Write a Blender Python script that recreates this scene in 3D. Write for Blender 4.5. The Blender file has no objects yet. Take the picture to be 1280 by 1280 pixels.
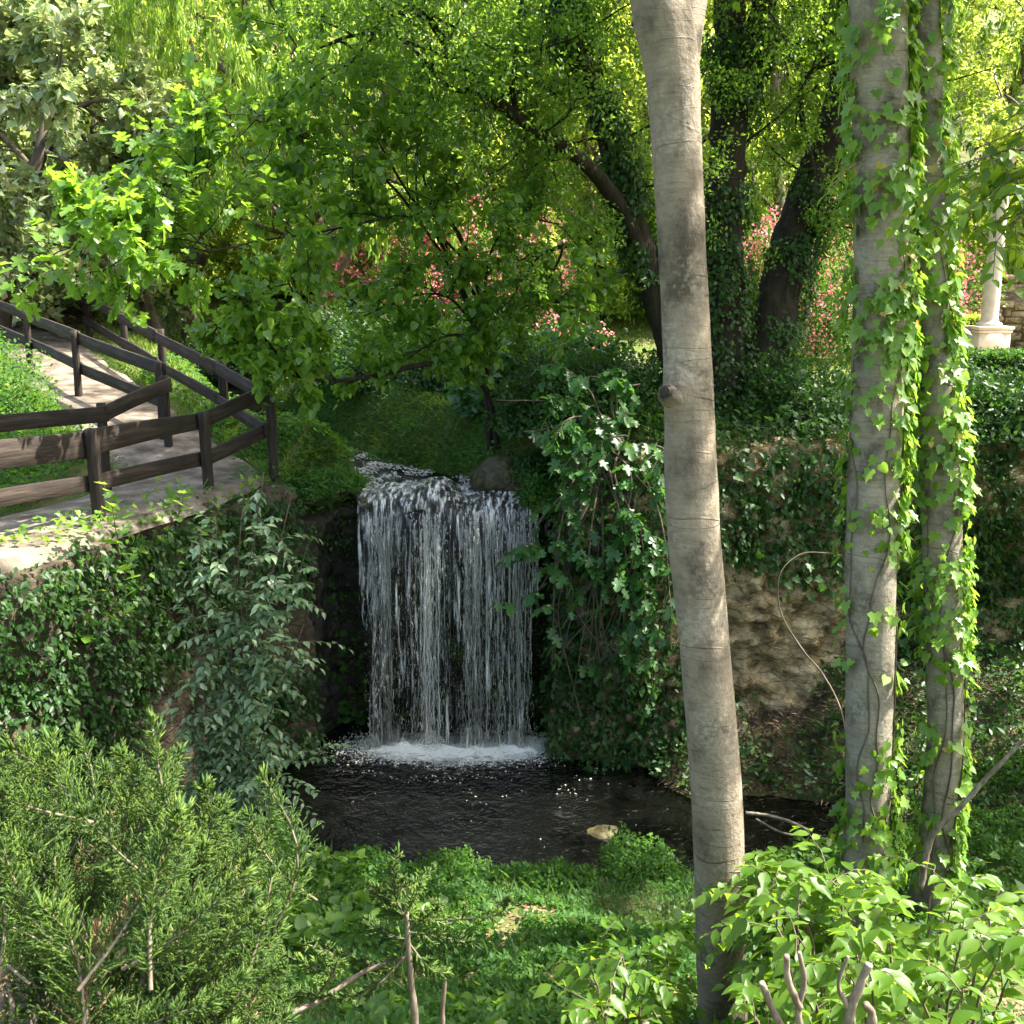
import bpy, math, numpy as np
from mathutils import Vector, Matrix

# ------------------------------------------------------------------ scene, camera frame
sc = bpy.context.scene
COL = sc.collection
RS = np.random.default_rng
PITCH = math.radians(12.0)
CP, SP = math.cos(PITCH), math.sin(PITCH)
CAMZ = 1.6
FP = 1283.0


def PY(u, v, y):
    a = (u - 640) / FP
    b = (640 - v) / FP
    t = y / (CP + b * SP)
    return np.array([a * t, y, CAMZ + t * (-SP + b * CP)])


def PZ(u, v, z):
    a = (u - 640) / FP
    b = (640 - v) / FP
    t = (z - CAMZ) / (-SP + b * CP)
    return np.array([a * t, t * (CP + b * SP), z])


def depth(p):
    return p[1] * CP + (CAMZ - p[2]) * SP


# ------------------------------------------------------------------ noise
def _hash(i, j, k):
    n = (i * 374761393 + j * 668265263 + k * 1274126177) & 0xFFFFFFFF
    n = ((n ^ (n >> 13)) * 1274126177) & 0xFFFFFFFF
    return ((n ^ (n >> 16)) & 0xFFFF) / 65535.0


def vnoise(P):
    P = np.asarray(P, dtype=np.float64)
    I = np.floor(P).astype(np.int64)
    F = P - I
    F = F * F * (3 - 2 * F)
    r = 0
    for dx in (0, 1):
        wx = F[..., 0] if dx else 1 - F[..., 0]
        for dy in (0, 1):
            wy = F[..., 1] if dy else 1 - F[..., 1]
            for dz in (0, 1):
                wz = F[..., 2] if dz else 1 - F[..., 2]
                r = r + wx * wy * wz * _hash(I[..., 0] + dx, I[..., 1] + dy, I[..., 2] + dz)
    return r


def fbm(P, oct=4):
    P = np.asarray(P, dtype=np.float64)
    r, a, t = 0, 1.0, 0
    for o in range(oct):
        r = r + a * vnoise(P * (2 ** o) + 17.3 * o)
        t += a
        a *= 0.5
    return r / t


def n2(x, y, s, seed=0):
    return fbm(np.stack([x * s, y * s, np.full_like(x, seed * 7.7)], -1), 3)


def sstep(a, b, x):
    t = np.clip((x - a) / (b - a), 0, 1)
    return t * t * (3 - 2 * t)


def nrm(v):
    v = np.asarray(v, dtype=np.float64)
    return v / np.maximum(np.linalg.norm(v, axis=-1, keepdims=True), 1e-9)


# ------------------------------------------------------------------ mesh building
class MB:
    def __init__(self):
        self.V = []
        self.F = {}
        self.n = 0

    def add(self, V, faces):
        V = np.asarray(V, dtype=np.float64).reshape(-1, 3)
        for F in faces:
            F = np.asarray(F, dtype=np.int64)
            if F.size:
                self.F.setdefault(F.shape[1], []).append(F + self.n)
        self.V.append(V)
        self.n += len(V)

    def verts(self):
        return np.concatenate(self.V) if self.V else np.zeros((0, 3))

    def mesh(self, name, off=(0, 0, 0), smooth=False):
        V = self.verts() - np.asarray(off)
        me = bpy.data.meshes.new(name)
        me.vertices.add(len(V))
        me.vertices.foreach_set('co', V.astype(np.float32).ravel())
        idx, start, tot, c = [], [], [], 0
        for k, L in self.F.items():
            F = np.concatenate(L)
            idx.append(F.ravel())
            start.append(c + np.arange(len(F)) * k)
            tot.append(np.full(len(F), k))
            c += F.size
        idx = np.concatenate(idx).astype(np.int32)
        start = np.concatenate(start).astype(np.int32)
        me.loops.add(len(idx))
        me.loops.foreach_set('vertex_index', idx)
        me.polygons.add(len(start))
        me.polygons.foreach_set('loop_start', start)
        if smooth:
            me.polygons.foreach_set('use_smooth', np.ones(len(start), dtype=bool))
        me.update(calc_edges=True)
        return me


def wloc(o):
    p = np.zeros(3)
    while o is not None:
        p += np.array(o.location)
        o = o.parent
    return p


def tag(o, label=None, cat=None, group=None, kind=None):
    if label:
        o['label'] = label
    if cat:
        o['category'] = cat
    if group:
        o['group'] = group
    if kind:
        o['kind'] = kind
    return o


def thing(name, label, cat, loc=(0, 0, 0), group=None):
    o = bpy.data.objects.new(name, None)
    COL.objects.link(o)
    o.location = [float(q) for q in loc]
    o.empty_display_size = 0.2
    return tag(o, label, cat, group)


def put(name, mb, mat, parent=None, smooth=False):
    off = wloc(parent) if parent else np.zeros(3)
    o = bpy.data.objects.new(name, mb.mesh(name, off, smooth))
    o.data.materials.append(mat)
    COL.objects.link(o)
    if parent:
        o.parent = parent
    return o


def top(name, mb, mat, label, cat, kind=None, group=None, smooth=False):
    return tag(put(name, mb, mat, None, smooth), label, cat, group, kind)


def dup(o, parent=None):
    c = o.copy()
    COL.objects.link(c)
    if parent:
        c.parent = parent
    for ch in list(o.children):
        dup(ch, c)
    return c


# ------------------------------------------------------------------ curves and tubes
def resample(pts, n, r=None):
    pts = np.asarray(pts, dtype=np.float64)
    m = len(pts)
    if m == 2:
        t = np.linspace(0, 1, n)[:, None]
        out = pts[0] * (1 - t) + pts[1] * t
        return (out, np.interp(np.linspace(0, 1, n), [0, 1], r)) if r is not None else out
    ext = np.vstack([2 * pts[0] - pts[1], pts, 2 * pts[-1] - pts[-2]])
    s = np.linspace(0, m - 1, n)
    i = np.minimum(s.astype(int), m - 2)
    t = (s - i)[:, None]
    p0, p1, p2, p3 = ext[i], ext[i + 1], ext[i + 2], ext[i + 3]
    out = 0.5 * (2 * p1 + (p2 - p0) * t + (2 * p0 - 5 * p1 + 4 * p2 - p3) * t ** 2 + (3 * p1 - p0 - 3 * p2 + p3) * t ** 3)
    if r is not None:
        return out, np.interp(s, np.arange(m), r)
    return out


def tube(mb, pts, rad, sides=6, bump=0.0, seed=0, cap=True, bscale=4.0):
    pts = np.asarray(pts, dtype=np.float64)
    n = len(pts)
    rad = np.broadcast_to(np.asarray(rad, dtype=np.float64), (n,))
    T = nrm(np.gradient(pts, axis=0))
    ref = np.array([0, 1, 0.]) if abs(T[0][1]) < 0.8 else np.array([1, 0, 0.])
    X = np.zeros((n, 3))
    x = nrm(ref - T[0] * np.dot(ref, T[0]))
    for i in range(n):
        x = nrm(x - T[i] * np.dot(x, T[i]))
        X[i] = x
    Y = np.cross(T, X)
    a = np.linspace(0, 2 * math.pi, sides, endpoint=False)
    ring = X[:, None, :] * np.cos(a)[None, :, None] + Y[:, None, :] * np.sin(a)[None, :, None]
    R = rad[:, None] * np.ones((1, sides))
    if bump:
        R = R * (1 + bump * 2 * (fbm((pts[:, None, :] + ring * rad[:, None, None] * 1.0) * bscale + seed, 3) - 0.5))
    V = pts[:, None, :] + ring * R[:, :, None]
    i = np.arange(n - 1)[:, None] * sides
    j = np.arange(sides)[None, :]
    j2 = (j + 1) % sides
    Q = np.stack([i + j, i + j2, i + sides + j2, i + sides + j], -1).reshape(-1, 4)
    faces = [Q]
    V = V.reshape(-1, 3)
    if cap:
        V = np.vstack([V, pts[0], pts[-1]])
        k = n * sides
        j = np.arange(sides)
        faces.append(np.stack([(j + 1) % sides, j, np.full(sides, k)], -1))
        faces.append(np.stack([(n - 1) * sides + j, (n - 1) * sides + (j + 1) % sides, np.full(sides, k + 1)], -1))
    mb.add(V, faces)
    return ring, R


def limb(seq, n=None):
    """(u, v, y, width in px) -> points and radii"""
    P = np.array([PY(u, v, y) for u, v, y, w in seq])
    r = np.array([0.5 * w / FP * depth(p) for (u, v, y, w), p in zip(seq, P)])
    return resample(P, n or 8 * len(seq), r)


# ------------------------------------------------------------------ leaves
def T_(V, F):
    return np.array(V, dtype=np.float64), np.array(F, dtype=np.int64)


FOLD = T_([(0, 0, 0), (-.30, .42, .07), (0, 1, -.10), (.30, .42, .07)], [(0, 2, 1), (0, 3, 2)])
LANCE = T_([(0, 0, 0), (-.085, .4, .02), (0, 1, -.12), (.085, .4, .02)], [(0, 2, 1), (0, 3, 2)])
OVATE = T_([(0, 0, 0), (0, .45, -.02), (0, 1, -.16), (-.20, .18, .05), (-.27, .45, .06), (-.12, .78, -.02),
            (.20, .18, .05), (.27, .45, .06), (.12, .78, -.02)],
           [(0, 1, 3), (3, 1, 4), (4, 1, 5), (5, 1, 2), (0, 6, 1), (6, 7, 1), (7, 8, 1), (8, 2, 1)])


def fan(outline, cz=-.04, cy=.33):
    V = [(0, cy, cz)] + [(x, y, z) for x, y, z in outline]
    m = len(outline)
    F = [(0, 1 + (i + 1) % m, 1 + i) for i in range(m)]
    return T_(V, F)


def mirror(half):
    return half + [(-x, y, z) for x, y, z in half[::-1] if abs(x) > 1e-6]


IVY = fan(mirror([(0, 0.06, 0), (.20, -.08, .04), (.46, .10, .06), (.30, .36, .03), (.36, .62, .04), (.16, .62, .0), (0, 1, -.12)]))
FIG = fan(mirror([(0, 0.04, 0), (.14, -.06, .03), (.34, .04, .07), (.24, .26, .02), (.50, .42, .05), (.44, .56, .04), (.17, .50, 0),
                  (.27, .80, .0), (.16, .94, -.06), (0, 1, -.14)]), cy=.36)
HEART = fan(mirror([(0, 0.04, 0), (.22, -.04, .05), (.42, .16, .09), (.42, .42, .06), (.25, .72, 0), (0, 1, -.14)]), cy=.3)
CORD = T_([(.5, 0, -.29), (-.5, 0, -.29), (0, 0, .58), (.6, .55, -.35), (-.6, .55, -.35), (0, .55, .7), (0, 1, 0)],
          [(0, 1, 4), (0, 4, 3), (1, 2, 5), (1, 5, 4), (2, 0, 3), (2, 3, 5), (3, 4, 6), (4, 5, 6), (5, 3, 6)])
BLADE = T_([(-.5, 0, 0), (.5, 0, 0), (.38, .55, .06), (-.38, .55, .06), (0, 1, .25)], [(0, 1, 2), (0, 2, 3), (3, 2, 4)])
DROP = T_([(0, 0, 0), (.5, .3, 0), (0, .3, .5), (-.5, .3, 0), (0, .3, -.5), (0, 1, 0)],
          [(0, 2, 1), (0, 3, 2), (0, 4, 3), (0, 1, 4), (1, 2, 5), (2, 3, 5), (3, 4, 5), (4, 1, 5)])
BUDS = T_([(0, 0, 0), (-.5, .5, .25), (0, .62, .1), (.5, .5, .25), (.3, 1, .4), (-.3, 1, .4)], [(0, 2, 1), (0, 3, 2), (1, 2, 5), (2, 3, 4), (2, 4, 5)])


def cloud(mb, pos, axis, up, size, tmpl, width=1.0):
    pos = np.asarray(pos, dtype=np.float64)
    N = len(pos)
    if N == 0:
        return
    axis = nrm(axis)
    side = nrm(np.cross(axis, up))
    nn = np.cross(side, axis)
    TV, TF = tmpl
    size = np.broadcast_to(np.asarray(size, dtype=np.float64), (N,))
    w = np.broadcast_to(np.asarray(width, dtype=np.float64), (N,))
    V = pos[:, None, :] + size[:, None, None] * (side[:, None, :] * (TV[:, 0][None, :, None] * w[:, None, None])
                                                + axis[:, None, :] * TV[:, 1][None, :, None]
                                                + nn[:, None, :] * (TV[:, 2][None, :, None] * np.minimum(w, 1)[:, None, None]))
    k = len(TV)
    F = (TF[None] + (np.arange(N) * k)[:, None, None]).reshape(-1, TF.shape[1])
    mb.add(V.reshape(-1, 3), [F])


def rdir(g, n):
    return nrm(g.normal(size=(n, 3)))


def grow(g, p, d, L, r, level, spec, out):
    """recursive branch skeleton; out gets (points, radii, level)"""
    n = spec['seg'][level]
    pts = [np.array(p)]
    d = nrm(d)
    ds = [d]
    for i in range(n):
        d = nrm(d + g.normal(size=3) * spec['wander'][level] + np.array([0, 0, spec['trop'][level]]))
        pts.append(pts[-1] + d * L / n)
        ds.append(d)
    pts = np.array(pts)
    rad = np.linspace(r, r * spec.get('taper', .35), n + 1)
    out.append((pts, rad, level))
    if level + 1 < len(spec['seg']):
        nc = spec['kids'][level]
        for c in range(nc):
            t = spec['start'][level] + (1 - spec['start'][level]) * (c + g.random()) / nc
            f = t * n
            i = min(int(f), n - 1)
            q = pts[i] + (pts[i + 1] - pts[i]) * (f - i)
            ang = spec['angle'][level] * (.7 + .6 * g.random())
            perp = nrm(np.cross(ds[i], rdir(g, 1)[0]))
            cd = ds[i] * math.cos(ang) + perp * math.sin(ang)
            grow(g, q, cd, L * spec['ratio'][level] * (1.15 - .55 * t) * (.75 + .5 * g.random()),
                 max(rad[i] * spec.get('rr', .55), .003), level + 1, spec, out)


def leaves_on(g, mb, polys, per, size, tmpl, droop=.3, out=.8, spread=.6, jitter=.03, tmin=.2, upv=1.0, width=1.0):
    """leaves along branch polylines"""
    A, D = [], []
    for pts, rad, lv in polys:
        m = per if isinstance(per, int) else max(1, int(per * np.linalg.norm(pts[-1] - pts[0])))
        t = tmin + (1 - tmin) * g.random(m)
        s = t * (len(pts) - 1)
        i = np.minimum(s.astype(int), len(pts) - 2)
        f = (s - i)[:, None]
        A.append(pts[i] * (1 - f) + pts[i + 1] * f)
        D.append(nrm(pts[i + 1] - pts[i]))
    if not A:
        return
    A = np.concatenate(A)
    D = np.concatenate(D)
    N = len(A)
    ax = D * .5 + rdir(g, N) * out + np.array([0, 0, -droop])
    up = np.array([0, 0, upv]) + rdir(g, N) * spread
    cloud(mb, A + g.normal(size=(N, 3)) * jitter, ax, up, size * (.6 + .7 * g.random(N)), tmpl, width)


# ------------------------------------------------------------------ materials
def newmat(name):
    m = bpy.data.materials.new(name)
    m.use_nodes = True
    nt = m.node_tree
    nt.nodes.clear()
    return m, nt, nt.nodes, nt.links


def ramp(nodes, stops):
    r = nodes.new('ShaderNodeValToRGB')
    el = r.color_ramp.elements
    while len(el) < len(stops):
        el.new(.5)
    for e, (p, c) in zip(el, stops):
        e.position = p
        e.color = (*c, 1) if len(c) == 3 else c
    return r


def leafmat(name, cols, trans=(.25, .45, .04), tf=.38, rough=.42, spec=.5, back=None, cscale=.8):
    """leaf: diffuse and gloss on the face, light shining through; hue differs leaf by leaf"""
    m, nt, N, L = newmat(name)
    geo = N.new('ShaderNodeNewGeometry')
    tc = N.new('ShaderNodeTexCoord')
    noi = N.new('ShaderNodeTexNoise')
    noi.inputs['Scale'].default_value = cscale
    noi.inputs['Detail'].default_value = 2
    L.new(tc.outputs['Object'], noi.inputs['Vector'])
    mx = N.new('ShaderNodeMath')
    mx.operation = 'MULTIPLY_ADD'
    L.new(noi.outputs['Fac'], mx.inputs[0])
    mx.inputs[1].default_value = .9
    sub = N.new('ShaderNodeMath')
    sub.operation = 'MULTIPLY_ADD'
    L.new(geo.outputs['Random Per Island'], sub.inputs[0])
    sub.inputs[1].default_value = .75
    sub.inputs[2].default_value = -.325
    L.new(sub.outputs[0], mx.inputs[2])
    r = ramp(N, [(i / (len(cols) - 1), c) for i, c in enumerate(cols)])
    L.new(mx.outputs[0], r.inputs[0])
    col = r.outputs[0]
    if back:
        mb = N.new('ShaderNodeMix')
        mb.data_type = 'RGBA'
        L.new(geo.outputs['Backfacing'], mb.inputs[0])
        L.new(col, mb.inputs[6])
        mb.inputs[7].default_value = (*back, 1)
        col = mb.outputs[2]
    p = N.new('ShaderNodeBsdfPrincipled')
    L.new(col, p.inputs['Base Color'])
    p.inputs['Roughness'].default_value = rough
    p.inputs['Specular IOR Level'].default_value = spec
    t = N.new('ShaderNodeBsdfTranslucent')
    mt = N.new('ShaderNodeMix')
    mt.data_type = 'RGBA'
    mt.inputs[0].default_value = .7
    L.new(r.outputs[0], mt.inputs[6])
    mt.inputs[7].default_value = (*trans, 1)
    L.new(mt.outputs[2], t.inputs['Color'])
    mix = N.new('ShaderNodeMixShader')
    mix.inputs[0].default_value = tf
    L.new(p.outputs[0], mix.inputs[1])
    L.new(t.outputs[0], mix.inputs[2])
    o = N.new('ShaderNodeOutputMaterial')
    L.new(mix.outputs[0], o.inputs[0])
    return m


def surfmat(name, stops, scale=3, detail=8, rough=.85, bump=.5, bscale=12, stretch=(1, 1, 1), spec=.3, dist=.05, extra=None, coord='Object'):
    m, nt, N, L = newmat(name)
    tc = N.new('ShaderNodeTexCoord')
    mp = N.new('ShaderNodeMapping')
    mp.inputs['Scale'].default_value = stretch
    L.new(tc.outputs[coord], mp.inputs[0])
    n1 = N.new('ShaderNodeTexNoise')
    n1.inputs['Scale'].default_value = scale
    n1.inputs['Detail'].default_value = detail
    n1.inputs['Roughness'].default_value = .62
    L.new(mp.outputs[0], n1.inputs['Vector'])
    r = ramp(N, stops)
    L.new(n1.outputs['Fac'], r.inputs[0])
    nb = N.new('ShaderNodeTexNoise')
    nb.inputs['Scale'].default_value = bscale
    nb.inputs['Detail'].default_value = 8
    nb.inputs['Roughness'].default_value = .65
    L.new(mp.outputs[0], nb.inputs['Vector'])
    b = N.new('ShaderNodeBump')
    b.inputs['Strength'].default_value = bump
    b.inputs['Distance'].default_value = dist
    L.new(nb.outputs['Fac'], b.inputs['Height'])
    p = N.new('ShaderNodeBsdfPrincipled')
    p.inputs['Roughness'].default_value = rough
    p.inputs['Specular IOR Level'].default_value = spec
    L.new(r.outputs[0], p.inputs['Base Color'])
    L.new(b.outputs[0], p.inputs['Normal'])
    o = N.new('ShaderNodeOutputMaterial')
    L.new(p.outputs[0], o.inputs[0])
    if extra:
        extra(N, L, tc, mp, r, b, p)
    return m


def smooth_bark(name, dark, mid, pale):
    """grey smooth bark with blotches, pale flecks and raised ring scars"""
    def ex(N, L, tc, mp, r, b, p):
        # pale lichen flecks
        v = N.new('ShaderNodeTexNoise')
        v.inputs['Scale'].default_value = 38
        v.inputs['Detail'].default_value = 5
        L.new(tc.outputs['Object'], v.inputs['Vector'])
        big = N.new('ShaderNodeTexNoise')
        big.inputs['Scale'].default_value = 3.1
        L.new(tc.outputs['Object'], big.inputs['Vector'])
        ml = N.new('ShaderNodeMath')
        ml.operation = 'MULTIPLY'
        L.new(v.outputs['Fac'], ml.inputs[0])
        L.new(big.outputs['Fac'], ml.inputs[1])
        rr = ramp(N, [(.27, (0, 0, 0)), (.46, (.8, .8, .8))])
        L.new(ml.outputs[0], rr.inputs[0])
        mc = N.new('ShaderNodeMix')
        mc.data_type = 'RGBA'
        L.new(rr.outputs[0], mc.inputs[0])
        L.new(r.outputs[0], mc.inputs[6])
        mc.inputs[7].default_value = (*pale, 1)
        # ring scars
        mp2 = N.new('ShaderNodeMapping')
        mp2.inputs['Scale'].default_value = (.35, .35, 4.0)
        L.new(tc.outputs['Object'], mp2.inputs[0])
        vo = N.new('ShaderNodeTexNoise')
        vo.inputs['Scale'].default_value = 1.7
        vo.inputs['Detail'].default_value = 3
        vo.inputs['Roughness'].default_value = .35
        L.new(mp2.outputs[0], vo.inputs['Vector'])
        sp = N.new('ShaderNodeMath')
        sp.operation = 'MULTIPLY'
        sp.inputs[1].default_value = 7
        L.new(vo.outputs['Fac'], sp.inputs[0])
        fr = N.new('ShaderNodeMath')
        fr.operation = 'FRACT'
        L.new(sp.outputs[0], fr.inputs[0])
        rg = ramp(N, [(0, (1, 1, 1)), (.05, (0, 0, 0)), (.95, (0, 0, 0)), (1, (1, 1, 1))])
        L.new(fr.outputs[0], rg.inputs[0])
        # only some of the rings show
        gt = N.new('ShaderNodeTexNoise')
        gt.inputs['Scale'].default_value = 5
        L.new(tc.outputs['Object'], gt.inputs['Vector'])
        gr = ramp(N, [(.46, (0, 0, 0)), (.6, (1, 1, 1))])
        L.new(gt.outputs['Fac'], gr.inputs[0])
        mk = N.new('ShaderNodeMath')
        mk.operation = 'MULTIPLY'
        L.new(rg.outputs[0], mk.inputs[0])
        L.new(gr.outputs[0], mk.inputs[1])
        mk2 = N.new('ShaderNodeMath')
        mk2.operation = 'MULTIPLY'
        mk2.inputs[1].default_value = .32
        L.new(mk.outputs[0], mk2.inputs[0])
        md = N.new('ShaderNodeMix')
        md.data_type = 'RGBA'
        L.new(mk2.outputs[0], md.inputs[0])
        L.new(mc.outputs[2], md.inputs[6])
        md.inputs[7].default_value = (*[c * .35 for c in dark], 1)
        L.new(md.outputs[2], p.inputs['Base Color'])
        b2 = N.new('ShaderNodeBump')
        # fine cross-wrinkles
        mp3 = N.new('ShaderNodeMapping')
        mp3.inputs['Scale'].default_value = (5, 5, 42)
        L.new(tc.outputs['Object'], mp3.inputs[0])
        wr = N.new('ShaderNodeTexNoise')
        wr.inputs['Scale'].default_value = 1.6
        wr.inputs['Detail'].default_value = 6
        wr.inputs['Distortion'].default_value = .8
        L.new(mp3.outputs[0], wr.inputs['Vector'])
        wm = N.new('ShaderNodeMix')
        wm.data_type = 'RGBA'
        wm.blend_type = 'MULTIPLY'
        wm.inputs[0].default_value = .38
        wrr = ramp(N, [(.36, (.62, .60, .57)), (.56, (1.08, 1.08, 1.08))])
        L.new(wr.outputs['Fac'], wrr.inputs[0])
        L.new(md.outputs[2], wm.inputs[6])
        L.new(wrr.outputs[0], wm.inputs[7])
        L.new(wm.outputs[2], p.inputs['Base Color'])
        b2.inputs['Strength'].default_value = .6
        b2.inputs['Distance'].default_value = .012
        L.new(mk.outputs[0], b2.inputs['Height'])
        L.new(b.outputs[0], b2.inputs['Normal'])
        L.new(b2.outputs[0], p.inputs['Normal'])
    return surfmat(name, [(.34, dark), (.5, mid), (.64, tuple(1.3 * c for c in mid))], scale=5.5, detail=14, rough=.85, bump=.9, bscale=40,
                   stretch=(1, 1, .7), dist=.014, extra=ex)


M = {}
M['bark_smooth'] = smooth_bark('smooth_bark', (.075, .06, .04), (.20, .163, .115), (.34, .30, .235))
M['bark_grey'] = smooth_bark('grey_bark', (.09, .077, .057), (.225, .195, .145), (.35, .32, .25))  # grey bark of the two ivy-clad trees
M['bark_dark'] = surfmat('rough_bark', [(.3, (.012, .009, .006)), (.55, (.034, .026, .018)), (.8, (.07, .055, .04))], scale=5, bump=1, bscale=9,
                         stretch=(2.2, 2.2, .5), dist=.06, rough=.95)
M['bark_mid'] = surfmat('twig_bark', [(.3, (.06, .045, .03)), (.7, (.17, .13, .09))], scale=8, bump=.6, bscale=20, stretch=(1, 1, .4), dist=.02)
M['deadwood'] = surfmat('dead_wood', [(.3, (.06, .045, .03)), (.5, (.17, .135, .095)), (.7, (.32, .27, .20))], scale=22, bump=.7, bscale=30, stretch=(1, 1, .4), dist=.01)
M['wood'] = surfmat('weathered_wood', [(.28, (.012, .008, .006)), (.5, (.032, .023, .017)), (.76, (.075, .055, .041))], scale=3.5, bump=.8, bscale=9,
                    stretch=(.6, 6, 6), dist=.012, rough=.8)
M['stone'] = surfmat('pale_stone', [(.3, (.40, .31, .22)), (.5, (.55, .45, .35)), (.7, (.66, .57, .46))], scale=3, bump=.35, bscale=22, dist=.02)
M['earth'] = surfmat('ochre_bank', [(.30, (.05, .036, .022)), (.47, (.22, .155, .082)), (.62, (.36, .27, .155)), (.8, (.50, .41, .27))], scale=2.2, bump=1,
                     bscale=6, stretch=(1, 1, 1.5), dist=.12, rough=.95)
def stones(N, L, tc, mp, r, b, p):
    # bedded stones: dark joints between lumps
    m2 = N.new('ShaderNodeMapping')
    m2.inputs['Scale'].default_value = (1, 1, 1.9)
    L.new(tc.outputs['Object'], m2.inputs[0])
    nz = N.new('ShaderNodeTexNoise')
    nz.inputs['Scale'].default_value = 4
    L.new(m2.outputs[0], nz.inputs['Vector'])
    ad = N.new('ShaderNodeMix')
    ad.data_type = 'VECTOR'
    ad.inputs[0].default_value = .12
    L.new(m2.outputs[0], ad.inputs[4])
    L.new(nz.outputs['Color'], ad.inputs[5])
    vo = N.new('ShaderNodeTexVoronoi')
    vo.feature = 'DISTANCE_TO_EDGE'
    vo.inputs['Scale'].default_value = 5.5
    L.new(ad.outputs[1], vo.inputs['Vector'])
    jr = ramp(N, [(.0, (.30, .26, .22)), (.10, (1, 1, 1))])
    L.new(vo.outputs['Distance'], jr.inputs[0])
    mu = N.new('ShaderNodeMix')
    mu.data_type = 'RGBA'
    mu.blend_type = 'MULTIPLY'
    mu.inputs[0].default_value = .4
    L.new(r.outputs[0], mu.inputs[6])
    L.new(jr.outputs[0], mu.inputs[7])
    L.new(mu.outputs[2], p.inputs['Base Color'])
    b2 = N.new('ShaderNodeBump')
    b2.inputs['Strength'].default_value = .45
    b2.inputs['Distance'].default_value = .04
    L.new(jr.outputs[0], b2.inputs['Height'])
    L.new(b.outputs[0], b2.inputs['Normal'])
    L.new(b2.outputs[0], p.inputs['Normal'])


M['earth'] = surfmat('ochre_bank', [(.32, (.05, .034, .018)), (.45, (.25, .18, .09)), (.57, (.46, .345, .20)), (.75, (.60, .48, .31))], scale=3.2, detail=12, bump=1,
                     bscale=14, stretch=(1, 1, 1.5), dist=.06, rough=.95, extra=stones)
M['wetrock'] = surfmat('wet_rock', [(.3, (.008, .007, .005)), (.55, (.03, .024, .016)), (.8, (.07, .055, .035))], scale=2.5, bump=1, bscale=6,
                       stretch=(1.5, 1.5, .6), dist=.1, rough=.42, spec=.5)
M['wallstone'] = surfmat('old_wall_stone', [(.3, (.035, .028, .02)), (.5, (.14, .10, .065)), (.75, (.30, .235, .165))], scale=2.6, bump=1, bscale=7,
                         dist=.08, rough=.95)
M['wetmoss'] = surfmat('mossy_wet_stone', [(.35, (.015, .013, .007)), (.5, (.05, .042, .015)), (.7, (.12, .10, .04))], scale=9, bump=.8, bscale=20, dist=.03, rough=.5)
M['mud'] = surfmat('dark_mud', [(.35, (.016, .011, .007)), (.6, (.04, .027, .017)), (.8, (.08, .055, .035))], scale=6, bump=.9, bscale=18, dist=.04, rough=.7)
M['pathmat'] = surfmat('path_concrete', [(.34, (.06, .046, .032)), (.5, (.15, .12, .088)), (.66, (.26, .215, .16))], scale=3.4, bump=.55, bscale=45, dist=.02)
M['ground'] = surfmat('garden_soil', [(.30, (.07, .05, .028)), (.45, (.10, .105, .032)), (.58, (.085, .13, .028)), (.75, (.20, .165, .09))], scale=.9, detail=9, bump=.7,
                      bscale=20, dist=.05, rough=.95)
M['lawn'] = leafmat('lawn_blades', [(.09, .16, .02), (.14, .22, .03), (.22, .27, .05)], trans=(.40, .55, .05), tf=.4, rough=.5)

# foliage
M['lf_lime'] = leafmat('lime_leaf', [(.07, .15, .015), (.13, .24, .02), (.30, .38, .05)], trans=(.76, .86, .12), tf=.58)
M['lf_willow'] = leafmat('hanging_leaf', [(.06, .14, .02), (.12, .22, .03), (.24, .33, .07)], trans=(.60, .80, .10), tf=.54)
M['lf_dark'] = leafmat('evergreen_leaf', [(.010, .028, .006), (.02, .05, .010), (.038, .085, .016)], trans=(.10, .24, .02), tf=.28, rough=.5, spec=.3)
M['lf_small'] = leafmat('small_green_leaf', [(.03, .08, .012), (.075, .155, .02), (.15, .25, .035)], trans=(.40, .66, .05), tf=.5, rough=.45)  # crown leaves of the big dark tree
M['lf_mag'] = leafmat('glossy_leaf', [(.11, .19, .06), (.21, .29, .12), (.36, .40, .26)], trans=(.52, .64, .18), tf=.35, rough=.24, spec=.9, back=(.31, .29, .17))
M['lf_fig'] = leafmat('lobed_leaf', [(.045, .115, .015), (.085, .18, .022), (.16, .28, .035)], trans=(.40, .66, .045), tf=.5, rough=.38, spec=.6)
M['lf_figd'] = leafmat('shade_toned_lobed_leaf', [(.022, .07, .014), (.035, .11, .02), (.06, .15, .03)], trans=(.16, .40, .04), tf=.35, rough=.42, spec=.5)  # darker copy of the fig leaf, shade of the bank put into the colour
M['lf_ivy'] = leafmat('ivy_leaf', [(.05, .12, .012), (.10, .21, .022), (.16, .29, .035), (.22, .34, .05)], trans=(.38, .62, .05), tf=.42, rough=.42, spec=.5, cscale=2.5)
M['lf_ivyd'] = leafmat('shade_toned_ivy_leaf', [(.012, .038, .008), (.024, .07, .012), (.05, .115, .02)], trans=(.14, .34, .03), tf=.32, rough=.46, spec=.35, cscale=1.6)  # darker copy of the ivy leaf with shade put into its colour
M['lf_hack'] = leafmat('pointed_leaf', [(.04, .10, .009), (.072, .15, .013), (.12, .21, .02)], trans=(.36, .56, .028), tf=.48, rough=.45, spec=.4, cscale=2)
M['lf_privet'] = leafmat('glossy_grey_leaf', [(.08, .15, .06), (.15, .24, .10), (.25, .34, .17)], trans=(.20, .34, .09), tf=.25, rough=.3, spec=.7, cscale=2)
M['lf_jun'] = leafmat('juniper_scale', [(.014, .038, .008), (.05, .10, .015), (.14, .215, .025)], trans=(.24, .42, .03), tf=.25, rough=.55, spec=.3, cscale=5)  # deeper shadows within the bush are put into the dark tones
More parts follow.
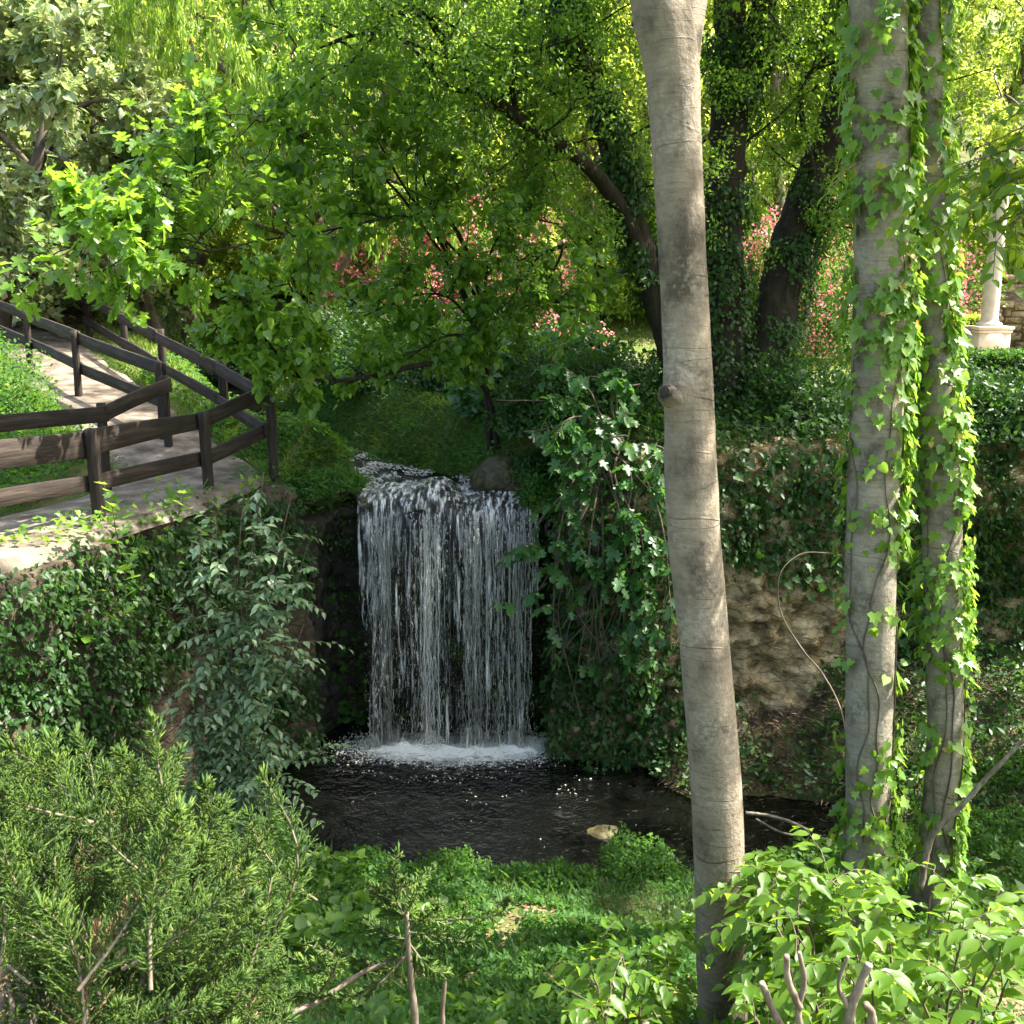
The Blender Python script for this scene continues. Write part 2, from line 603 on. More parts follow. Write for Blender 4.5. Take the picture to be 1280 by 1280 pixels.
M['lf_cover'] = leafmat('herb_leaf', [(.018, .058, .010), (.038, .105, .015), (.075, .165, .022)], trans=(.22, .46, .035), tf=.4, rough=.6, spec=.25, cscale=1.2)
M['lf_moss'] = leafmat('fine_moss', [(.02, .058, .009), (.04, .10, .012), (.075, .15, .018)], trans=(.2, .42, .035), tf=.35, rough=.6, cscale=1.5)
M['lf_pink'] = leafmat('pink_petal', [(.60, .10, .17), (.84, .28, .36), (.90, .50, .58)], trans=(.85, .22, .24), tf=.4, rough=.6, spec=.2)
M['lf_dead'] = leafmat('dead_leaf', [(.025, .017, .010), (.07, .045, .026), (.17, .11, .065)], trans=(.2, .12, .05), tf=.1, rough=.8)
M['lf_yellow'] = leafmat('yellowed_leaf', [(.30, .24, .03), (.45, .36, .05), (.40, .22, .06)], trans=(.7, .55, .08), tf=.4)
M['lf_litter'] = leafmat('fallen_leaf', [(.10, .06, .03), (.20, .13, .06), (.32, .22, .11)], trans=(.3, .2, .08), tf=.15, rough=.7)


def water_mat():
    m, nt, N, L = newmat('pool_water')
    tc = N.new('ShaderNodeTexCoord')
    n1 = N.new('ShaderNodeTexNoise')
    n1.inputs['Scale'].default_value = 5.5
    n1.inputs['Detail'].default_value = 4
    n1.inputs['Distortion'].default_value = .6
    L.new(tc.outputs['Object'], n1.inputs['Vector'])
    n3 = N.new('ShaderNodeTexNoise')
    n3.inputs['Scale'].default_value = 22
    n3.inputs['Detail'].default_value = 3
    L.new(tc.outputs['Object'], n3.inputs['Vector'])
    w = N.new('ShaderNodeMath')
    w.operation = 'MULTIPLY_ADD'
    L.new(n3.outputs['Fac'], w.inputs[0])
    w.inputs[1].default_value = .35
    L.new(n1.outputs['Fac'], w.inputs[2])
    b = N.new('ShaderNodeBump')
    b.inputs['Strength'].default_value = .8
    b.inputs['Distance'].default_value = .08
    L.new(w.outputs[0], b.inputs['Height'])
    p = N.new('ShaderNodeBsdfPrincipled')
    p.inputs['Base Color'].default_value = (.0026, .0029, .0022, 1)
    p.inputs['Roughness'].default_value = .04
    p.inputs['IOR'].default_value = 1.33
    L.new(b.outputs[0], p.inputs['Normal'])
    o = N.new('ShaderNodeOutputMaterial')
    L.new(p.outputs[0], o.inputs[0])
    return m


def fall_mat(name, alpha=1.0, white=(.94, .92, .86)):
    m, nt, N, L = newmat(name)
    d = N.new('ShaderNodeBsdfPrincipled')
    d.inputs['Base Color'].default_value = (*white, 1)
    d.inputs['Roughness'].default_value = .18
    d.inputs['IOR'].default_value = 1.33
    t = N.new('ShaderNodeBsdfTranslucent')
    t.inputs['Color'].default_value = (*white, 1)
    a = N.new('ShaderNodeMixShader')
    a.inputs[0].default_value = .45
    L.new(d.outputs[0], a.inputs[1])
    L.new(t.outputs[0], a.inputs[2])
    tr = N.new('ShaderNodeBsdfTransparent')
    mix = N.new('ShaderNodeMixShader')
    mix.inputs[0].default_value = alpha
    L.new(tr.outputs[0], mix.inputs[1])
    L.new(a.outputs[0], mix.inputs[2])
    o = N.new('ShaderNodeOutputMaterial')
    L.new(mix.outputs[0], o.inputs[0])
    return m


def sheet_mat(name='running_water', scl=(9, 2.5, 1.2), lo=.47, hi=.63, top=.95):
    """thin film of running water: clear, with white broken streaks down its length"""
    m, nt, N, L = newmat(name)
    tc = N.new('ShaderNodeTexCoord')
    mp = N.new('ShaderNodeMapping')
    mp.inputs['Scale'].default_value = scl
    L.new(tc.outputs['Object'], mp.inputs[0])
    n1 = N.new('ShaderNodeTexNoise')
    n1.inputs['Scale'].default_value = 2.2
    n1.inputs['Detail'].default_value = 7
    n1.inputs['Roughness'].default_value = .7
    L.new(mp.outputs[0], n1.inputs['Vector'])
    r = ramp(N, [(lo, (0, 0, 0)), (hi, (top, top, top))])
    L.new(n1.outputs['Fac'], r.inputs[0])
    b = N.new('ShaderNodeBump')
    b.inputs['Strength'].default_value = .8
    b.inputs['Distance'].default_value = .04
    L.new(n1.outputs['Fac'], b.inputs['Height'])
    g = N.new('ShaderNodeBsdfGlossy')
    g.inputs['Roughness'].default_value = .08
    L.new(b.outputs[0], g.inputs['Normal'])
    tr = N.new('ShaderNodeBsdfTransparent')
    fr = N.new('ShaderNodeFresnel')
    fr.inputs['IOR'].default_value = 1.33
    L.new(b.outputs[0], fr.inputs['Normal'])
    clear = N.new('ShaderNodeMixShader')
    L.new(fr.outputs[0], clear.inputs[0])
    L.new(tr.outputs[0], clear.inputs[1])
    L.new(g.outputs[0], clear.inputs[2])
    d = N.new('ShaderNodeBsdfPrincipled')
    d.inputs['Base Color'].default_value = (.92, .9, .85, 1)
    d.inputs['Roughness'].default_value = .2
    L.new(b.outputs[0], d.inputs['Normal'])
    mix = N.new('ShaderNodeMixShader')
    L.new(r.outputs[0], mix.inputs[0])
    L.new(clear.outputs[0], mix.inputs[1])
    L.new(d.outputs[0], mix.inputs[2])
    o = N.new('ShaderNodeOutputMaterial')
    L.new(mix.outputs[0], o.inputs[0])
    return m


def froth_mat():
    m, nt, N, L = newmat('froth')
    at = N.new('ShaderNodeAttribute')
    at.attribute_name = 'froth'
    tc = N.new('ShaderNodeTexCoord')
    mp = N.new('ShaderNodeMapping')
    mp.inputs['Scale'].default_value = (1, 1.5, 1)
    L.new(tc.outputs['Object'], mp.inputs[0])
    nz = N.new('ShaderNodeTexNoise')
    nz.inputs['Scale'].default_value = 7
    nz.inputs['Detail'].default_value = 9
    nz.inputs['Roughness'].default_value = .68
    nz.inputs['Distortion'].default_value = 1.4
    L.new(mp.outputs[0], nz.inputs['Vector'])
    a = N.new('ShaderNodeMath')
    a.operation = 'MULTIPLY_ADD'
    L.new(nz.outputs['Fac'], a.inputs[0])
    a.inputs[1].default_value = 1.9
    a.inputs[2].default_value = -1.35
    b = N.new('ShaderNodeMath')
    b.operation = 'MULTIPLY_ADD'
    L.new(at.outputs['Fac'], b.inputs[0])
    b.inputs[1].default_value = .85
    L.new(a.outputs[0], b.inputs[2])
    r = ramp(N, [(.0, (0, 0, 0)), (.55, (.95, .95, .95))])
    L.new(b.outputs[0], r.inputs[0])
    d = N.new('ShaderNodeBsdfPrincipled')
    d.inputs['Base Color'].default_value = (.94, .93, .88, 1)
    d.inputs['Roughness'].default_value = .5
    bp = N.new('ShaderNodeBump')
    bp.inputs['Strength'].default_value = .8
    bp.inputs['Distance'].default_value = .03
    L.new(nz.outputs['Fac'], bp.inputs['Height'])
    L.new(bp.outputs[0], d.inputs['Normal'])
    tr = N.new('ShaderNodeBsdfTransparent')
    mx = N.new('ShaderNodeMixShader')
    L.new(r.outputs[0], mx.inputs[0])
    L.new(tr.outputs[0], mx.inputs[1])
    L.new(d.outputs[0], mx.inputs[2])
    o = N.new('ShaderNodeOutputMaterial')
    L.new(mx.outputs[0], o.inputs[0])
    return m


M['froth'] = froth_mat()
M['pool'] = water_mat()
M['drops'] = fall_mat('falling_water', .9)
M['foam'] = fall_mat('foam', .95, (.94, .92, .86))
M['sheet'] = sheet_mat()
M['veil'] = sheet_mat('water_veil', (10, 3, .62), .555, .70, .95)

# ------------------------------------------------------------------ terrain
POOL_Z = -3.9
EDGE = np.array([(-7.4, 1.5), (-5.4, 5.5), (-4.2, 8.2), (-3.82, 9.6), (-3.2, 11.05), (-2.6, 11.9), (-2.35, 12.6), (-1.95, 12.8), (.35, 12.8),
                 (.6, 12.05), (1.2, 11.75), (2.5, 11.75), (4.5, 12.2), (7, 12.5), (12, 13), (45, 16)], dtype=float)
PATH = np.array([(-12.5, 25, .95), (-9.3, 20.3, .72), (-7.5, 17.4, .42), (-5.9, 15.0, .10), (-4.55, 13.0, -.22), (-3.75, 11.9, -.45), (-3.9, 11.0, -.53),
                 (-4.42, 9.7, -.56), (-4.8, 8.5, -.54), (-5.5, 7.0, -.45), (-6.4, 4.5, -.3)], dtype=float)
CHAN = np.array([(-.8, 12.6, -.98), (-1.2, 13.4, -.93), (-2.3, 14.3, -.85), (-3.2, 15.5, -.75), (-4.3, 17.5, -.5), (-6.0, 20.5, -.1), (-9, 25, .3)], dtype=float)


def poly_dist(x, y, line):
    """distance to a polyline, interpolated z (if any), side sign (+ left of its direction)"""
    best = np.full(x.shape, 1e9)
    zz = np.zeros(x.shape)
    sg = np.ones(x.shape)
    for a, b in zip(line[:-1], line[1:]):
        dx, dy = b[0] - a[0], b[1] - a[1]
        L2 = dx * dx + dy * dy
        t = np.clip(((x - a[0]) * dx + (y - a[1]) * dy) / L2, 0, 1)
        ex, ey = x - (a[0] + t * dx), y - (a[1] + t * dy)
        d = np.hypot(ex, ey)
        s = np.sign(dx * (y - a[1]) - dy * (x - a[0]))
        m = d < best - 1e-9
        best = np.where(m, d, best)
        sg = np.where(m, s, sg)
        if line.shape[1] > 2:
            zz = np.where(m, a[2] + t * (b[2] - a[2]), zz)
    return best, zz, sg


NB_Y = [-20, 0.6, 1.3, 2, 3, 4, 5, 6, 7, 8, 8.6, 9.2, 9.8, 11]
NB_Z = [0, 0, -.1, -.6, -1.35, -1.95, -2.5, -2.92, -3.28, -3.6, -3.75, -4.05, -4.4, -4.5]


def upper(x, y):
    U = .0 + .62 * sstep(2.5, 9, -x) * sstep(13, 19, y) + .25 * sstep(-1, 3, -x) * sstep(14.2, 16.5, y)
    U = U - .55 * sstep(2.5, 4, -x) * (1 - sstep(10, 14.5, y))
    U = U + np.maximum(0, y - 30) * .42 + 1.5 * sstep(24, 30, y)
    return U + .12 * (n2(x, y, .5, 1) - .5)


def H(x, y):
    x = np.asarray(x, dtype=np.float64)
    y = np.asarray(y, dtype=np.float64)
    U = upper(x, y)
    d, z, _ = poly_dist(x, y, CHAN)
    cut = z - .12
    U = np.where(d < 3, cut + (U - cut) * sstep(.42, 1.35, d + .25 * (n2(x, y, 1.3, 4) - .5)), U)
    d, z, _ = poly_dist(x, y, PATH)
    U = z - .06 + (U - z + .06) * sstep(.85, 1.6, d)
    yy = y - .5 * sstep(2.0, 5.5, x) * sstep(6, 9, y) + 1.1 * sstep(1.6, 3.0, -x) * sstep(6, 9, y)
    nb = np.interp(np.where(x < -1.4, y - .9 * sstep(1.4, 2.6, -x) * sstep(5, 8, y), y - .6 * sstep(2, 3.5, x) * sstep(5, 8, y)), NB_Y, NB_Z)
    nb = nb + .16 * (n2(x, y, 1.1, 2) - .5) * sstep(1, 3, y)
    e, _, s = poly_dist(x, y, EDGE)
    sd = e * s
    tal = POOL_Z - .25 + .85 * np.clip(1 - e / 1.7, 0, 1) * sstep(1.5, 2.5, x + .5 * n2(x, y, .9, 8)) + .75 * sstep(2.9, 4.3, x + .9 * (n2(x, y, 1.2, 12) - .5))
    nb = np.maximum(nb, tal + .2 * (n2(x, y, 2.0, 13) - .5))
    return nb + (U - nb) * sstep(-.05, .25, sd)


def h1(x, y):
    return float(H(np.array([x]), np.array([y]))[0])


def axis(lo, a, b, hi, fine, coarse):
    return np.concatenate([np.arange(lo, a, coarse), np.arange(a, b, fine), np.arange(b, hi + coarse, coarse)])


gx = axis(-90, -9, 9, 90, .12, 1.5)
gy = axis(-14, 1, 22, 110, .12, 1.5)
GX, GY = np.meshgrid(gx, gy)
GZ = H(GX, GY)
mb = MB()
nx, ny = len(gx), len(gy)
i = np.arange(ny - 1)[:, None] * nx + np.arange(nx - 1)[None]
mb.add(np.stack([GX, GY, GZ], -1), [np.stack([i, i + 1, i + nx + 1, i + nx], -1).reshape(-1, 4)])
top('ground', mb, M['ground'], 'earthy garden ground with banks falling to the pool and a wooded hill behind', 'ground', 'structure', smooth=True)

# path slab
pc, = [resample(PATH, 90)]
tg = nrm(np.gradient(pc[:, :2], axis=0))
nv = np.stack([-tg[:, 1], tg[:, 0]], -1)
g = RS(3)
mb = MB()
offs = np.array([-.78, -.68, -.4, 0, .4, .66, .76])
zs = np.array([-.10, -.005, .012, .02, .012, -.005, -.10])
wob = .12 * (fbm(np.stack([pc[:, 0] * 1.4, pc[:, 1] * 1.4, np.zeros(90)], -1)) - .5)
V = np.zeros((90, 7, 3))
for k in range(7):
    V[:, k, :2] = pc[:, :2] + nv * (offs[k] * (1 + wob * 2))[:, None]
    V[:, k, 2] = pc[:, 2] + zs[k]
i = np.arange(89)[:, None] * 7 + np.arange(6)[None]
mb.add(V, [np.stack([i, i + 1, i + 8, i + 7], -1).reshape(-1, 4)])
PATHV = V
top('path', mb, M['pathmat'], 'pale worn footpath running between the wooden railings', 'path', 'structure')


# ------------------------------------------------------------------ cliff faces
def face_grid(line, n, m, ztop, zbot, lean=.0, amp=.18, seed=0, back=.55, scale=1.6):
    """wall following a plan line (gorge on its right hand side); returns (n,m,3) grid"""
    c = resample(np.c_[line, np.zeros(len(line))], n)[:, :2]
    t = nrm(np.gradient(c, axis=0))
    out = np.stack([t[:, 1], -t[:, 0]], -1)           # toward the gorge
    zt = ztop(c[:, 0], c[:, 1]) if callable(ztop) else np.full(n, ztop)
    rows = []
    for k in range(m):
        f = k / (m - 1)
        if f < .12:
            q = f / .12
            o = -back + (back + .12) * q ** .6
            z = zt + .03 - .12 * q * q
        else:
            q = (f - .12) / .88
            o = np.full(n, .12) + lean * q
            z = zt - .09 + (zbot - zt + .09) * q
        rows.append(np.stack([c[:, 0] + out[:, 0] * o, c[:, 1] + out[:, 1] * o, z * np.ones(n)], -1))
    G = np.stack(rows, 1)
    d = (fbm(G * np.array([scale, scale, scale * 1.3]) + seed * 5.1, 5) - .5) * 2 * amp
    d += (np.abs(fbm(G * scale * 3.3 + seed, 3) - .5)) * amp * .9
    d += (fbm(G * np.array([5, 5, 9]) + seed * 3, 4) - .5) * amp * .7
    G[:, :, :2] += out[:, None, :] * d[:, :, None]
    G[:, :, 2] += (fbm(G * 2.2 + 40, 3) - .5) * .12
    return G, out


def grid_mb(G):
    n, m, _ = G.shape
    mb = MB()
    i = np.arange(n - 1)[:, None] * m + np.arange(m - 1)[None]
    mb.add(G, [np.stack([i, i + 1, i + m + 1, i + m], -1).reshape(-1, 4)])
    return mb


def grid_sample(g, G, N, mask=None):
    """random points and normals on a grid surface"""
    n, m, _ = G.shape
    a = g.random(N * 3) * (n - 1.001)
    b = g.random(N * 3) * (m - 1.001)
    i, j = a.astype(int), b.astype(int)
    fa, fb = (a - i)[:, None], (b - j)[:, None]
    p00, p10, p01, p11 = G[i, j], G[i + 1, j], G[i, j + 1], G[i + 1, j + 1]
    P = p00 * (1 - fa) * (1 - fb) + p10 * fa * (1 - fb) + p01 * (1 - fa) * fb + p11 * fa * fb
    nn = nrm(np.cross(p01 - p00, p10 - p00))
    w = np.linalg.norm(np.cross(p01 - p00, p10 - p00), axis=1)
    keep = g.random(N * 3) < w / np.percentile(w, 90)
    if mask is not None:
        keep &= g.random(N * 3) < mask(P)
    P, nn = P[keep][:N], nn[keep][:N]
    return P, nn


gtop = lambda x, y: H(x, y)
LW, o_ = face_grid(EDGE[1:6], 120, 70, lambda x, y: np.full_like(x, -.60), -4.4, lean=.12, amp=.16, seed=1, back=.5)
if np.mean((LW[60, 40] - LW[60, 5])[:2] * np.array([1, -1])) < -9:
    pass
M['retain'] = surfmat('retaining_wall_stone', [(.3, (.022, .018, .011)), (.5, (.075, .058, .036)), (.72, (.18, .145, .095))], scale=3.4, detail=12, bump=1, bscale=16, dist=.05, rough=.95, extra=stones)
rw = put('stone_face', grid_mb(LW), M['retain'], thing('retaining_wall', 'old stone retaining wall under the footpath, mostly hidden by ivy', 'wall', (-4, 9.7, -4.2)), True)
FR, _ = face_grid(EDGE[5:10], 110, 70, -1.0, -4.4, lean=-.1, amp=.22, seed=2, back=.7)
top('rock_face', grid_mb(FR), M['wetrock'], 'dark wet rock face behind the falling water', 'rock face', 'structure', smooth=True)
RB, _ = face_grid(EDGE[9:15], 420, 130, lambda x, y: np.full_like(x, -.05) - .75 * (1 - sstep(.6, 1.6, x)), -4.4, lean=.25, amp=.34, seed=3, back=.9, scale=1.3)
top('earth_bank', grid_mb(RB), M['earth'], 'ochre earth and stone bank right of the waterfall', 'bank', 'structure', smooth=True)

# ------------------------------------------------------------------ water
mb = MB()
px, py = np.arange(-6, 16, .25), np.arange(7.5, 14, .25)
X, Y = np.meshgrid(px, py)
i = np.arange(len(py) - 1)[:, None] * len(px) + np.arange(len(px) - 1)[None]
mb.add(np.stack([X, Y, np.full_like(X, POOL_Z)], -1), [np.stack([i, i + 1, i + len(px) + 1, i + len(px)], -1).reshape(-1, 4)])
top('pool', mb, M['pool'], 'dark rippled pool at the foot of the waterfall', 'pool', 'structure')

# stream above the fall
cc = resample(CHAN, 80)
tg = nrm(np.gradient(cc[:, :2], axis=0))
nv = np.stack([-tg[:, 1], tg[:, 0]], -1)
w = np.linspace(1.12, .55, 80)
K = 25
V = np.zeros((80, K, 3))
for k in range(K):
    s = -1 + 2 * k / (K - 1)
    V[:, k, :2] = cc[:, :2] + nv * (w * s)[:, None]
    V[:, k, 2] = cc[:, 2] + .05
V[:, :, 2] += .10 * (fbm(V * np.array([3, 3, 0]) + 3, 4) - .5)
mb = MB()
i = np.arange(79)[:, None] * K + np.arange(K - 1)[None]
mb.add(V, [np.stack([i, i + 1, i + K + 1, i + K], -1).reshape(-1, 4)])
st = top('stream', mb, M['pool'], 'shallow stream running to the lip of the waterfall', 'stream', 'structure', smooth=True)

# waterfall: film over the lip, falling strands broken into drops
FX0, FX1, LIPY = -1.78, .22, 12.42
LIPZ = -.86
wf = thing('waterfall', 'white waterfall dropping in thin broken strands into the dark pool', 'waterfall', (-.8, 12.3, POOL_Z))
g = RS(11)


def lip_z(x):
    return LIPZ + .12 * (vnoise(np.stack([x * 2.1, x * 0, x * 0 + 3], -1)) - .5) * 2 + .05 * (x + .8) * -1


def lip_y(x):
    return LIPY - .38 * (vnoise(np.stack([x * 1.7, x * 0, x * 0 + 9], -1))) + .12


n_, m_ = 90, 34
xs = np.linspace(FX0 - .1, FX1 + .1, n_)
G = np.zeros((n_, m_, 3))
for k in range(m_):
    f = k / (m_ - 1)
    # runs over the lip in a rounded curve, then clings to the rock for the first stretch
    if f < .45:
        q = f / .45
        yy = lip_y(xs) + .75 * (1 - q)
        zz = lip_z(xs) + .05 - .10 * q ** 3
    else:
        q = (f - .45) / .55
        yy = lip_y(xs) - .10 * np.sin(q * 1.5) - .12 * q * (1 - q)
        zz = lip_z(xs) - .05 - (.12 + 1.5 * vnoise(np.stack([xs * 5.5, xs * 0, xs * 0 + 21], -1)) ** 1.6) * q ** 1.3
    G[:, k] = np.stack([xs, yy, zz], -1)
G[:, :, 1] += .14 * (fbm(G * np.array([3.5, 1, 1.5]) + 8, 4) - .5)
G[:, :, 2] += .16 * (fbm(G * np.array([4.5, 3, 1.0]) + 2, 4) - .5)
RG = G.copy()
RG[:, :, 1] += .05
RG[:, :, 2] -= .05
top('lip_rock', grid_mb(RG), M['wetrock'], 'rounded wet brown rock the water spills over at the top of the fall', 'rock', 'structure', smooth=True)
put('water_film', grid_mb(G), M['sheet'], wf, True)

mb = MB()
# streams: column centres with weights
colx = np.array([-1.72, -1.60, -1.42, -1.22, -1.10, -.98, -.86, -.70, -.55, -.44, -.30, -.16, -.02, .10, .20]) * .94 - .02
colw = np.array([1.5, 1.8, .15, .7, 1.8, 1.6, .5, .15, 1.3, 1.2, .5, 1.2, .15, 1.5, .9])
cols = np.array([.045, .04, .06, .045, .035, .045, .04, .07, .028, .03, .04, .035, .05, .04, .05])
fallh = 3.02
N = 12500
ci = g.choice(len(colx), N, p=colw / colw.sum())
strand = g.integers(0, 16, N)
sx = colx[ci] + cols[ci] * (np.sin(strand * 12.9898 + ci * 78.233) * 1.2)
t = g.random(N) ** .85
wand = .085 * (vnoise(np.stack([sx * 30, t * 4, strand * 3.3], -1)) - .5) + .022 * (vnoise(np.stack([sx * 50 + 9, t * 14, strand * 1.3], -1)) - .5)
x = sx + wand * (.5 + t) + g.normal(size=N) * (.003 + .014 * t)
y = lip_y(sx) - .10 - .34 * np.sqrt(t) * (.75 + .5 * vnoise(np.stack([sx * 9, sx * 0, strand * 2.1], -1))) + g.normal(size=N) * .02
z = LIPZ - .12 - t * fallh + .0
dens = vnoise(np.stack([sx * 60, t * 9, strand * 9.1], -1))
k = dens > .47
x, y, z, t = x[k], y[k], z[k], t[k]
N = len(x)
ax = np.c_[g.normal(size=N) * .12, g.normal(size=N) * .12, -np.ones(N)]
ln = (.035 + .13 * g.random(N) ** 1.6) * (.7 + .6 * t)
wd = (.0040 + .0065 * g.random(N) ** 2) * (1 + .7 * sstep(.3, .0, t))
cloud(mb, np.c_[x, y, z], ax, np.tile([0., 1, 0], (N, 1)), ln, DROP, wd / ln)
# loose spray
N = 3500
x = FX0 - .03 + (FX1 - FX0 + .06) * g.random(N)
t = g.random(N) ** .7
y = LIPY - .15 - .45 * np.sqrt(t) + g.normal(size=N) * .07
z = LIPZ - .2 - t * (fallh - .1)
ln = .010 + .025 * g.random(N)
cloud(mb, np.c_[x, y, z], np.c_[g.normal(size=N) * .25, g.normal(size=N) * .2, -np.ones(N)], np.tile([0., 1, 0], (N, 1)), ln, DROP,
      (.005 + .004 * g.random(N)) / ln)
put('falling_strands', mb, M['drops'], wf)
# two thin veils of merged water between the strands
mb = MB()
for q in range(2):
    nx_, nz_ = 150, 60
    vx = np.linspace(FX0 + .02, FX1 - .02, nx_)
    G = np.zeros((nx_, nz_, 3))
    for k in range(nz_):
        t = k / (nz_ - 1)
        G[:, k] = np.stack([vx, lip_y(vx) - .09 - (.30 + .08 * q) * math.sqrt(t) * (.75 + .5 * vnoise(np.stack([vx * 9, vx * 0, vx * 0 + 4 * q], -1))), np.full(nx_, LIPZ - .12 - t * fallh)], -1)
    G[:, :, 1] += .05 * (fbm(G * np.array([14, 1, 2.0]) + 5 * q, 3) - .5)
    i = np.arange(nx_ - 1)[:, None] * nz_ + np.arange(nz_ - 1)[None]
    mb.add(G, [np.stack([i, i + 1, i + nz_ + 1, i + nz_], -1).reshape(-1, 4)])
put('water_veil', mb, M['veil'], wf, True)
# continuous thin threads
mb = MB()
for q in range(110):
    c = g.choice(len(colx), p=colw / colw.sum())
    x0 = colx[c] + g.normal() * cols[c] * .9
    nn = 34
    t0, t1 = g.random() * .12, .45 + .6 * g.random()
    t = np.linspace(t0, min(t1, 1), nn)
    xx = x0 + .05 * (vnoise(np.stack([np.full(nn, x0 * 30), t * 5, np.full(nn, q * 1.7)], -1)) - .5) * (.4 + t) + .018 * (vnoise(np.stack([t * 24, t * 0 + q, t * 0], -1)) - .5)
    y0 = float(lip_y(np.array([x0]))[0])
    yy = y0 - .08 - (.28 + .12 * g.random()) * np.sqrt(t)
    zz = LIPZ - .10 - t * fallh
    r = (.0025 + .0045 * g.random()) * (.25 + 1.5 * vnoise(np.stack([t * 22, t * 0 + q * 3.1, t * 0], -1)) ** 2)
    tube(mb, np.c_[xx, yy, zz], r, 4, cap=False)
put('water_threads', mb, M['drops'], wf, True)
# white foam where it lands
mb = MB()
N = 22000
cxs = g.choice([-1.45, -1.0, -.45, .12], N, p=[.28, .30, .14, .28])
r = np.abs(g.normal(size=N)) * .26
a = g.random(N) * 2 * math.pi
x = cxs + r * np.cos(a) * 1.5
y = 11.92 + r * np.sin(a) * .85 - .05
hgt = np.exp(-(r / .20) ** 2) * g.random(N) ** 1.5 * .20 * (.4 + 1.2 * vnoise(np.stack([x * 7, y * 7, x * 0], -1)))
s = .008 + .022 * g.random(N) ** 2
cloud(mb, np.c_[x, y, POOL_Z + .004 + hgt], rdir(g, N) * np.array([1, 1, .5]), rdir(g, N), s, DROP, .9)
# floating flecks drawn out by the current
N = 2600
x = -2.0 + 2.9 * g.random(N) + g.normal(size=N) * .15
y = 11.9 - np.abs(g.normal(size=N)) * .50
fl = vnoise(np.stack([x * 3.2, y * 7, x * 0], -1))
k = fl > .56
x, y = x[k], y[k]
N = len(x)
cloud(mb, np.c_[x, y, np.full(N, POOL_Z + .005)], np.c_[g.normal(size=N), g.normal(size=N) * .5, np.zeros(N)], np.tile([0., 0, 1], (N, 1)),
      .010 + .03 * g.random(N) ** 2, DROP, .5)
N = 45
x = -2.2 + 3.6 * g.random(N)
y = 9.3 + 2.4 * g.random(N)
cloud(mb, np.c_[x, y, np.full(N, POOL_Z + .004)], np.c_[g.normal(size=N), g.normal(size=N) * .5, np.zeros(N)], np.tile([0., 0, 1], (N, 1)),
      .008 + .014 * g.random(N) ** 2, DROP, .7)
put('foam', mb, M['foam'], wf)
# soft froth spreading on the surface
fx, fy = np.linspace(-2.5, 1.25, 150), np.linspace(10.7, 12.35, 80)
X, Y = np.meshgrid(fx, fy)
den = 0
for c0, w0 in ((-1.45, 1.0), (-1.0, 1.05), (-.45, .7), (.08, 1.1)):
    den = den + w0 * np.exp(-((X - c0) / .34) ** 2 - ((Y - 11.86) / .30) ** 2)
heap = den * .06
den = den + .72 * np.exp(-((X + .65) / 1.25) ** 2 - ((Y - 11.62) / .55) ** 2)
wav = fbm(np.stack([X * 4, Y * 6, X * 0], -1), 4)
Z = POOL_Z + .006 + heap * (.3 + 1.3 * wav) - .004 * (den < .03)
mb = MB()
i = np.arange(79)[:, None] * 150 + np.arange(149)[None]
mb.add(np.stack([X, Y, Z], -1), [np.stack([i, i + 1, i + 151, i + 150], -1).reshape(-1, 4)])
fo = put('froth', mb, M['froth'], wf, True)
at = fo.data.attributes.new('froth', 'FLOAT', 'POINT')
at.data.foreach_set('value', den.ravel().astype(np.float32))
# broken white water on the stream just above the lip
mb = MB()
N = 9000
a = g.random(N) * .46 * 79
i = a.astype(int)
k = g.random(N) * 2 - 1
P = cc[i] + (cc[i + 1] - cc[i]) * (a - i)[:, None]
P = P + np.c_[nv[i] * (w[i] * k)[:, None] * .85, .075 + .03 * g.random(N)]
q = fbm(P * np.array([5, 3, 1]), 3) > .50
P = P[q]
N = len(P)
cloud(mb, P, np.c_[g.normal(size=N) * .5 + .7, g.normal(size=N) * .4 - .7, g.normal(size=N) * .15], np.tile([0., 0, 1], (N, 1)), .012 + .05 * g.random(N) ** 2, DROP, .35)
put('riffle', mb, M['foam'], wf)


def rock(name, label, loc, size, mat, seed, group=None):
    g = RS(seed)
    n, m = 18, 12
    th = np.linspace(0, 2 * math.pi, n, endpoint=False)
    ph = np.linspace(.02, math.pi - .02, m)
    D = np.stack([np.cos(th)[:, None] * np.sin(ph)[None], np.sin(th)[:, None] * np.sin(ph)[None], np.ones((n, 1)) * np.cos(ph)[None]], -1)
    R = .65 + .7 * fbm(D * 1.7 + seed, 4)
    V = D * R[..., None] * np.array(size) + np.array(loc)
    mb = MB()
    i = np.arange(n)[:, None]
    j = np.arange(m - 1)[None]
    i2 = (i + 1) % n
    mb.add(V, [np.stack([i * m + j, i * m + j + 1, i2 * m + j + 1, i2 * m + j], -1).reshape(-1, 4)])
    return top(name, mb, mat, label, 'rock', group=group, smooth=True)


p = PZ(752, 1040, POOL_Z)
rock('rock', 'mossy brown rock wedged behind the right end of the waterfall lip', PY(640, 592, 13.0) + np.array([0, .1, -.12]), (.55, .4, .34), M['wetmoss'], 15)
rock('rock', 'small yellowish rock breaking the surface of the dark pool', p + np.array([0, 0, -.03]), (.20, .16, .075), M['wetmoss'], 5)



